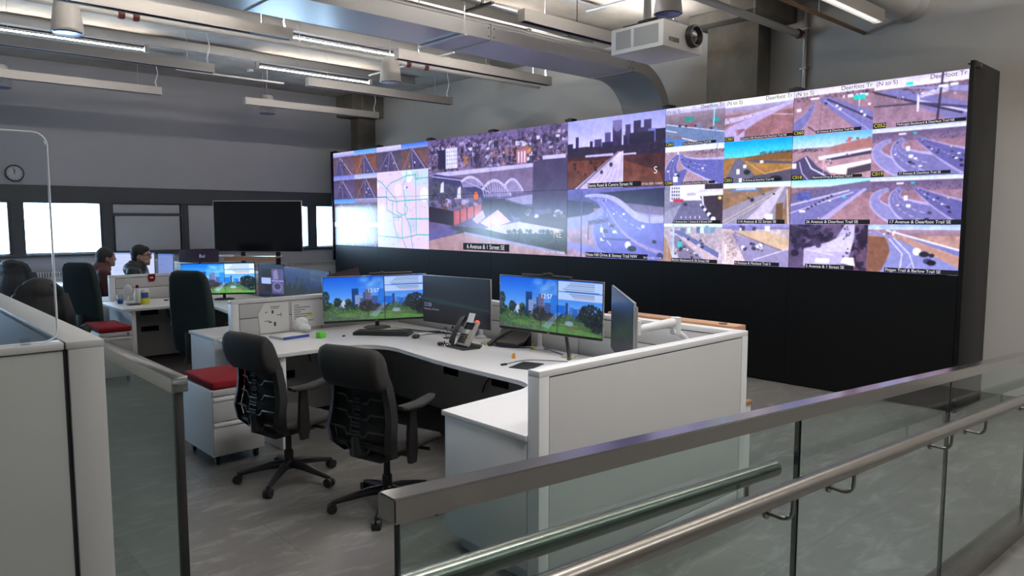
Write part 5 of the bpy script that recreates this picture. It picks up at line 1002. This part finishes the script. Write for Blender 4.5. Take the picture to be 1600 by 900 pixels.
# ---------------------------------------------------------------- people
def apply_mods(o):
    dg = bpy.context.evaluated_depsgraph_get(); ev = o.evaluated_get(dg); me = bpy.data.meshes.new_from_object(ev); o.modifiers.clear(); o.data = me
    for p in me.polygons: p.use_smooth = True
def blob(mb, name, m, parent, vox, sm=3):
    o = mb.build(name, M[m], parent); r = o.modifiers.new('r', 'REMESH'); r.mode = 'VOXEL'; r.voxel_size = vox; r.use_smooth_shade = True
    s = o.modifiers.new('s', 'SMOOTH'); s.iterations = sm; s.factor = .5; apply_mods(o); return o
def seated_person(label, loc, rz, jacket, hairm, glasses, cap, lean=.0):
    """seated, faces local +y, seat top at .40; head crown near 1.27"""
    t = thing('person', label, 'person', loc, rz)
    hd = Vector((0, .03+lean, 1.09)); DZ = -.135; b = MB()
    b.ell(hd, .078, .098, .118, 24, 16).ell(hd+Vector((0, .03, -.065)), .058, .068, .058).ell(hd+Vector((0, .088, -.012)), .014, .022, .028).ell(hd+Vector((0, .098, -.03)), .017, .018, .013).ell(hd+Vector((0, .085, -.068)), .026, .014, .012).ell(hd+Vector((0, .075, -.1)), .026, .02, .02).ell(hd+Vector((0, .082, .03)), .055, .018, .014)
    for s in (-1, 1): b.ell(hd+Vector((s*.08, -.005, -.015)), .012, .022, .034)
    b.tube([hd+Vector((0, -.01, -.07)), (0, -.01+lean, 0.965), (0, -.02+lean*.7, .905)], [.054, .056, .075], 14)
    b.ell((0, -.03+lean*.6, .785), .155, .105, .17).ell((0, -.04+lean*.3, .565), .145, .105, .16).ell((0, -.03, .445), .165, .13, .10)
    hands = []
    for s in (-1, 1):
        sh, el, wr = Vector((s*.185, -.02+lean*.7, .895)), Vector((s*.235, .06, .625)), Vector((s*.13, .34, .68)); hands.append((s, wr))
        b.tube([sh, (sh+el)/2, el], [.058, .05, .042], 10).tube([el, (el+wr)/2, wr], [.042, .038, .027], 10)
        hp, kn, an = Vector((s*.09, 0, .445)), Vector((s*.11, .42, .43)), Vector((s*.11, .44, .09)); b.tube([hp, (hp+kn)/2, kn], [.085, .075, .06], 12).tube([kn, (kn*.6+an*.4), an], [.058, .055, .036], 12).ell(an+Vector((0, .08, -.045)), .042, .13, .04)
        d = Vector((-s*.25, 1, 0)).normalized(); b.ell(wr+d*.05, .036, .05, .016, mtx=Matrix.Rotation(s*.25, 4, 'Z'))
        for k, L in enumerate((.075, .085, .08, .062)):
            o_ = Vector((d.y, -d.x, 0))*(.03-k*.02)*1; p0 = wr+d*.085+o_; b.tube([p0, p0+d*L*.55+Vector((0, 0, -.004)), p0+d*L+Vector((0, 0, -.02))], [.0095, .009, .0075], 8)
        p0 = wr+d*.03+Vector((-s*.03, 0, 0)); b.tube([p0, p0+d*.035+Vector((-s*.022, 0, -.004)), p0+d*.062+Vector((-s*.026, 0, -.012))], [.011, .01, .008], 8)
    body = blob(b, 'body', 'skin', t, .008, 2)
    for s in (-1, 1): MB().ell(hd+Vector((s*.033, .083, .004)), .012, .008, .008).build('eye', M['black'], t)
    c = MB()
    c.ell((0, -.03+lean*.6, .785), .19, .14, .19).ell((0, -.04+lean*.3, .585), .185, .145, .19).ell((0, -.03, .445), .19, .15, .10).ell((0, -.05+lean*.8, .93), .18, .125, .10)
    for s in (-1, 1):
        sh, el, wr = Vector((s*.185, -.02+lean*.7, .895)), Vector((s*.235, .06, .625)), Vector((s*.13, .34, .68))
        c.tube([sh, (sh+el)/2, el], [.082, .07, .062], 12).tube([el, (el+wr)/2, wr+(el-wr)*.08], [.062, .055, .042], 12).ell(sh, .085, .085, .08)
    c.lathe([(.10, .915), (.098, .99), (.094, 1.035), (.082, 1.035), (.08, .925)], (0, -.012+lean*.85, 0), 24)
    jk = blob(c, 'jacket', jacket, t, .012, 3)
    if cap:
        for z, r in ((.905, .155), (.85, .20)): MB().tube([(r*math.cos(a), -.03+lean*.7+(.108 if z > .87 else .135)*math.sin(a), z+.012*math.sin(a)) for a in [PI*.95+PI*1.1*k/16 for k in range(17)]], .009, 6).build('piping', M['orangef'], jk)
    tr = MB()
    for s in (-1, 1):
        hp, kn, an = Vector((s*.09, 0, .445)), Vector((s*.11, .42, .43)), Vector((s*.11, .44, .12)); tr.tube([hp, (hp+kn)/2, kn], [.10, .088, .072], 12).tube([kn, (kn*.6+an*.4), an], [.072, .066, .055], 12).ell(kn, .073, .073, .073)
    tr.ell((0, -.02, .445), .175, .14, .10); blob(tr, 'trousers', 'trousers', t, .014, 2)
    h = MB()
    if cap: h.ell(hd+Vector((0, -.018, .03)), .092, .106, .105, 24, 14).ell(hd+Vector((0, -.05, -.03)), .08, .075, .075)
    else: h.ell(hd+Vector((0, -.018, .036)), .086, .104, .098, 24, 14).ell(hd+Vector((0, -.055, -.02)), .076, .06, .07).ell(hd+Vector((0, .045, .075)), .068, .05, .038)
    hr = blob(h, 'hair', hairm, t, .01, 2)
    if glasses:
        g = MB()
        for s in (-1, 1):
            g.tube([hd+Vector((s*.034+.026*math.cos(a), .104-.01*abs(math.cos(a)), .004+.02*math.sin(a))) for a in [2*PI*k/16 for k in range(17)]], .0035, 6).tube([hd+Vector((s*.06, .1, .01)), hd+Vector((s*.082, .06, .012)), hd+Vector((s*.084, -.01, .008))], .0035, 6)
        g.tube([hd+Vector((-.01, .108, .008)), hd+Vector((.01, .108, .008))], .003, 6).build('glasses', M['black'], t)
    return t
PA = (3.22, 11.57, 0)
p2 = seated_person('person with short black hair and glasses in a black jacket, facing right', PA, math.radians(-118), 'jacket', 'hair', True, False); p2.scale = (1.22,)*3
p1 = seated_person('person in a maroon jacket with orange piping, beyond the farther tall teal chair', (2.86, 12.28, 0), math.radians(-95), 'maroon', 'greyh', False, True, .06); p1.scale = (1.18,)*3
low_chair('grey office chair of the person in glasses', PA, math.radians(-118)); low_chair('grey office chair of the person in the maroon jacket', (2.86, 12.28, 0), math.radians(-95))
# jackets hung over chairs at the left edge
def hung_jacket(label, loc, rz, z, w, m, hood):
    b = MB(); b.ell((0, 0, z-.10), w*.42, .12, .15).ell((0, -.01, z-.3), w*.50, .14, .22).ell((0, 0, z-.5), w*.52, .13, .2)
    if hood: b.ell((-.02, -.03, z-.01), w*.27, .11, .07).ell((.06, -.03, z+.0), w*.17, .1, .045)
    for s in (-1, 1): b.tube([(s*w*.4, 0, z-.13), (s*w*.52, -.01, z-.35), (s*w*.53, .0, z-.6)], [.07, .075, .06], 10)
    o = blob(b, 'hung_jacket', m, None, .014, 3); o.location = loc; o.rotation_euler = (0, 0, rz); tag(o, label, 'jacket', 'jackets hung over chairs')
    return o
hung_jacket('dark hooded jacket hung over a high back chair at the left edge', (1.95-.20, 12.15-.23, 0), math.radians(-40), 1.26, .5, 'jacket', True)
hung_jacket('black jacket hung over a high back chair behind the acrylic shield', (1.63-.13, 9.10-.27, 0), math.radians(-25), 1.21, .46, 'jacket', False)

# ---------------------------------------------------------------- things on the desks
# desk phone
ph = thing('desk_phone', 'silver and black desk phone with a red lamp on the front desk', 'phone', (3.77, 4.69, ZD), math.radians(-92))
MB().prism([(-.11, -.10), (.12, -.10), (.14, .06), (.08, .13), (-.08, .13), (-.12, .06)], 0, .018, .004).build('base', M['black'], ph)
tilt = Matrix.Translation((.02, -.05, .03)) @ Matrix.Rotation(math.radians(58), 4, 'X')
MB().box(-.075, .085, 0, .23, -.03, .0, .008, mtx=tilt).build('body', M['phone'], ph)
MB().box(-.05, .06, .145, .205, .0, .003, mtx=tilt).build('display', M['gloss'], ph)
kp = MB()
for r in range(4):
    for c_ in range(3): kp.box(-.05+c_*.032, -.026+c_*.032, .02+r*.022, .036+r*.022, 0, .005, mtx=tilt)
kp.build('keypad', M['black'], ph)
MB().lathe([(.02, 0), (.02, .005), (.008, .007)], (0, 0, 0), 20).build('navigation_ring', M['grey'], ph).matrix_basis = tilt @ Matrix.Translation((.012, .122, 0))
MB().box(.052, .074, .07, .082, 0, .005, mtx=tilt).build('orange_key', M['orange'], ph)
MB().box(.06, .084, .218, .236, -.02, .008, .004, mtx=tilt).build('message_lamp', M['led'], ph)
MB().rings([[tuple(tilt @ Vector((-.102+p[0], y, zz+p[1]))) for p in rrect(.05, th, th*.45, 4)] for y, zz, th in [(-.01, .018, .03), (.01, .022, .045), (.05, .03, .028), (.12, .036, .024), (.18, .03, .028), (.225, .02, .045), (.245, .016, .03)]]).build('handset', M['black'], ph)
MB().box(-.03, .05, .20, .28, -.018, -.014, mtx=tilt @ Matrix.Rotation(math.radians(10), 4, 'X')).build('paper_slip', M['paper'], ph)
co_ = []
for k in range(70):
    a = k*.9; u = k/69; co_.append((-.12-.05*math.sin(PI*u)-.01+.012*math.cos(a), -.07+.02*u*0-.06*math.sin(PI*u*.9)+.0*u, .016+.012*math.sin(a)+.02*u*u))
MB().tube(co_, .004, 5).build('coil_cord', M['black'], ph)
# keyboard and mouse
kb = thing('keyboard', 'black keyboard lying in front of the left ultrawide monitor', 'keyboard', (3.66, 5.74, ZD), math.radians(-50))
MB().prism(rrect(.53, .19, .015, 4), 0, .026, .004).build('case', M['black'], kb)
ky = MB()
for r in range(6):
    for c_ in range(20): ky.box(-.25+c_*.025, -.229+c_*.025, -.078+r*.026, -.056+r*.026, .025, .036, .002, 1)
ky.build('keys', M['chairp'], kb)
ms = thing('mouse', 'black mouse to the right of the black keyboard', 'mouse', (3.76, 5.36, ZD), math.radians(-50))
MB().rings([[(p[0], y, z+max(-z, p[1])) for p in rrect(w, th, th*.48, 4)] for y, w, z, th in [(-.05, .03, .012, .02), (-.04, .055, .016, .03), (0, .062, .02, .038), (.035, .056, .016, .03), (.05, .03, .011, .018)]]).build('shell', M['black'], ms)
MB().tube(bez((0, .05, .01), (.02, .2, .006), (.14, .25, .006), (.24, .32, .006), 12), .0028, 6).build('cable', M['black'], ms)
def flat(name, label, cat, loc, rz, w, d, h, m, bev=.003, group=None):
    o = one(MB().box(-w/2, w/2, -d/2, d/2, 0, h, bev), name, M[m], label, cat, group); o.location = loc; o.rotation_euler = (0, 0, rz); return o
nb = thing('notebook', 'white notebook with a blue edge at the left end of the front desk', 'notebook', (2.93, 6.17, ZD), math.radians(8))
MB().box(-.11, .15, -.1, .13, 0, .022, .002).build('pages', M['paper'], nb)
MB().box(-.113, .153, -.104, -.099, 0, .024).box(-.113, .153, -.104, .133, -.0005, .002).build('cover', M['blue'], nb)
flat('sticky_cube', 'bright green foam cube on the front desk', 'cube', (3.14, 5.95, ZD), .3, .075, .06, .055, 'green', .008)
flat('usb_dongle', 'tiny black dongle left of the keyboard', 'dongle', (3.33, 5.88, ZD), .5, .03, .016, .012, 'black')
flat('mouse_pad', 'small black pad at the near end of the front desk', 'pad', (3.62, 3.78, ZD), math.radians(20), .24, .17, .006, 'black')
db = thing('network_box', 'beige network box with coloured buttons near the desk phone', 'box', (4.07, 4.62, ZD), math.radians(-60))
MB().box(-.11, .11, -.05, .07, 0, .035, .006).build('case', M['beige'], db)
for x, m in [(-.05, 'green'), (-.02, 'orange'), (.015, 'cushion')]: MB().box(x-.011, x+.011, -.054, -.049, .008, .026).build('button', M[m], db)
dk = thing('conference_phone', 'black folded docking phone behind the beige box', 'phone', (4.1, 4.47, ZD), math.radians(-75))
MB().rings([[(p[0], y, z+p[1]) for p in rrect(w, th, th*.4, 3)] for y, w, z, th in [(-.08, .2, .025, .03), (0, .28, .05, .03), (.07, .3, .10, .025), (.1, .28, .15, .02)]]).build('body', M['black'], dk)
MB().tube([(-.16, -.1, .012), (-.14, -.04, .05), (-.1, .04, .09), (-.05, .09, .12)], [.02, .018, .018, .02], 10).build('handset', M['black'], dk)
MB().box(-.14, .14, .08, .1, 0, .14, .004).build('stand', M['black'], dk)
of = thing('orange_clip', 'small orange clip standing on the front desk', 'clip', (3.75, 4.06, ZD))
MB().rings([[(-.012, -.008, 0), (.012, -.008, 0), (.012, .008, 0), (-.012, .008, 0)], [(-.012, -.008, .02), (.012, -.008, .02), (.012, .008, .02), (-.012, .008, .02)], [(-.004, -.006, .04), (.008, -.006, .04), (.008, .006, .04), (-.004, .006, .04)]]).build('body', M['orange'], of)
uc = thing('usb_cable', 'thin grey cable with a black plug on the front desk', 'cable', (3.52, 3.91, ZD))
MB().box(-.03, .02, -.012, .012, 0, .014, .004).build('plug', M['black'], uc)
MB().tube(bez((.02, 0, .007), (.12, .02, .006), (.2, .05, .006), (.27, -.02, .006), 8)+bez((.27, -.02, .006), (.34, -.1, .006), (.38, -.16, .005), (.42, -.24, .005), 8)[1:], .0028, 6).build('lead', M['chairp'], uc)
bc = thing('network_cable', 'blue network cable trailing behind the front monitors', 'cable', (4.1, 4.5, ZD))
MB().tube(bez((-.1, .24, .006), (-.12, .0, .006), (-.06, -.1, .006), (.04, -.2, .006), 10)+bez((.04, -.2, .006), (.1, -.3, .02), (.08, -.42, .006), (-.02, -.72, .006), 10)[1:], .004, 6).build('lead', M['blue'], bc)
MB().box(.02, .06, -.27, -.24, 0, .02, .003).build('connector', M['yellow'], bc)
flat('usb_hub', 'small pale hub with a blue stripe behind the near end of the desk', 'hub', (4.06, 3.78, ZD), math.radians(-80), .1, .05, .022, 'beige', .004)
flat('marker_pen', 'blue marker pen lying beside the small pale hub', 'pen', (4.08, 3.56, ZD), math.radians(-80), .14, .016, .014, 'blue', .004)
bc2 = thing('monitor_cables', 'tangle of thin black cables behind the dark monitor', 'cables', (4.05, 5.5, ZD))
for k in range(5): MB().tube(bez((-.15-.04*k, .5-.1*k, .006), (.05, .3-.05*k, .01), (-.1+.05*k, .0, .008), (.1, -.3+.08*k, .006), 14), .003, 5).build('lead', M['black'], bc2)
pc = thing('clip_holder', 'black wire-frame clip holder left of the desk phone', 'clip', (3.98, 5.16, ZD))
for dx in (-.03, .03): MB().tube([(dx, 0, 0), (dx*1.2, .0, .04), (dx*.6, 0, .07), (dx*1.3, 0, .09)], .003, 6).ell((dx*1.3, 0, .095), .012, .008, .012).build('wire', M['chairp'], pc)
MB().box(-.05, .05, -.03, .03, 0, .008, .002).build('foot', M['chairp'], pc)
# paper notices on the partition
def notice(label, x0, x1, z0, z1, rows, cut=0, extra=None):
    t = thing('paper_notice', label, 'paper', ((x0+x1)/2, 6.499, (z0+z1)/2), 0, 'papers pinned on the partition'); w, h = (x1-x0)/2, (z1-z0)/2
    P = [(-w+cut, h), (w, h), (w, -h), (-w+cut*.3, -h), (-w, h*.3)] if cut else [(-w, h), (w, h), (w, -h), (-w, -h)]
    MB().prism(P, .0005, .0025, 0, Matrix.Rotation(PI/2, 4, 'X')).build('sheet', M['paper'], t)
    k = MB()
    for x, z, ww, hh in rows: k.box(x, x+ww, -.0035, -.0028, z, z+hh)
    k.build('print', M['ink'], t)
    if extra: MB().box(*extra).build('highlight', M['yellow'], t)
    return t
notice('white sketch sheet with cut corner on the partition', 2.80, 3.10, .80, 1.08, [(-.03, .10, .09, .006), (-.03, .085, .08, .005), (-.02, .04, .02, .03), (.03, .02, .05, .006), (.07, .0, .004, .05), (-.09, -.03, .05, .006), (-.05, -.045, .03, .012), (.0, -.08, .02, .04), (-.08, .05, .015, .01)], .06)
notice('printed text sheet with a yellow highlight on the partition', 3.13, 3.46, .82, 1.07, [(-.14, .09-.022*i, .05+.16*((i*37) % 10)/10, .006) for i in range(9)], 0, (-.01, .05, -.004, -.0032, -.02, .0))
ts = MB()
for k in range(9): ts.ell((RNG.uniform(-.05, .05), RNG.uniform(-.03, .03), .05+RNG.uniform(-.02, .05)), .05, .04, .045, 10, 8, Matrix.Rotation(RNG.uniform(0, 3), 4, 'X'))
o = blob(ts, 'tissue_bundle', 'paper', None, .008, 1); o.location = (3.13, 6.30, ZD+.012); tag(o, 'crumpled white tissue bundle behind the white notebook', 'tissue')
# far desk of the middle pod
wp = thing('wipes_tub', 'yellow cleaning wipes tub with a blue label on the middle desk', 'tub', (2.79, 9.86, ZD))
MB().lathe([(.05, 0), (.053, .01), (.053, .155), (.05, .165)], n=28).build('body', M['yellow'], wp)
MB().lathe([(.054, .155), (.054, .185), (.048, .195), (.01, .197)], n=28).build('lid', M['cap'], wp)
lb = MB(); A = [math.radians(a) for a in range(-150, -40, 10)]
lb.rings([[(.0538*math.cos(a), .0538*math.sin(a), .08), (.0545*math.cos(a), .0545*math.sin(a), .08), (.0545*math.cos(a), .0545*math.sin(a), .15), (.0538*math.cos(a), .0538*math.sin(a), .15)] for a in A]).build('label', M['blue'], wp)
sp = thing('spray_bottle', 'white bottle with a red cap behind the wipes tub', 'bottle', (2.77, 10.08, ZD))
MB().lathe([(.04, 0), (.042, .02), (.042, .12), (.02, .17), (.014, .2)], n=24).build('body', M['cap'], sp)
MB().lathe([(.018, .19), (.018, .225), (.01, .23)], n=18).build('cap', M['red'] if False else M['cushion'], sp)
ds = thing('desk_mirror', 'white oval mirror on a stem left of the bottle with red cap', 'mirror', (2.66, 10.08, ZD))
MB().ell((0, 0, .17), .05, .03, .075).build('shell', M['cap'], ds); MB().cyl((0, 0, 0), (0, 0, .11), .012, 10).lathe([(.04, 0), (.04, .01), (.012, .016)], n=18).build('stem', M['cap'], ds)
jr = thing('glass_jar', 'small clear jar at the left end of the middle desk', 'jar', (2.56, 10.05, ZD))
MB().lathe([(.04, 0), (.042, .01), (.042, .11), (.035, .12), (.035, .125), (.032, .125), (.038, .105), (.038, .012)], n=24).build('body', M['acrylic'], jr); MB().lathe([(.03, .006), (.034, .05), (.02, .07)], n=14).build('contents', M['blue'], jr)
flat('dark_tray', 'dark flat tray beside the wipes tub', 'tray', (2.66, 9.86, ZD), 0, .14, .1, .02, 'chairp')
for i, (x, y) in enumerate([(3.12, 10.1), (3.22, 10.05)]): flat('binder_clip', ['small dark clip by the tall teal chair on the middle desk, left one', 'small dark clip by the tall teal chair on the middle desk, right one'][i], 'clip', (x, y, ZD), .4, .05, .025, .015, 'black')
rt = thing('red_tag', 'red tag hooked over the middle partition', 'tag', (3.07, 10.495, 1.08))
MB().box(-.045, .045, -.004, -.001, -.02, .045).prism([(-.045, 0), (.045, 0), (.03, -.035), (-.03, -.035)], 0, .003, 0, Matrix.Translation((0, -.001, -.02)) @ Matrix.Rotation(PI/2, 4, 'X')).build('card', M['cushion'], rt)
MB().box(-.02, .02, -.005, -.004, -.01, .005).build('lettering', M['paper'], rt)

texts_to_meshes()
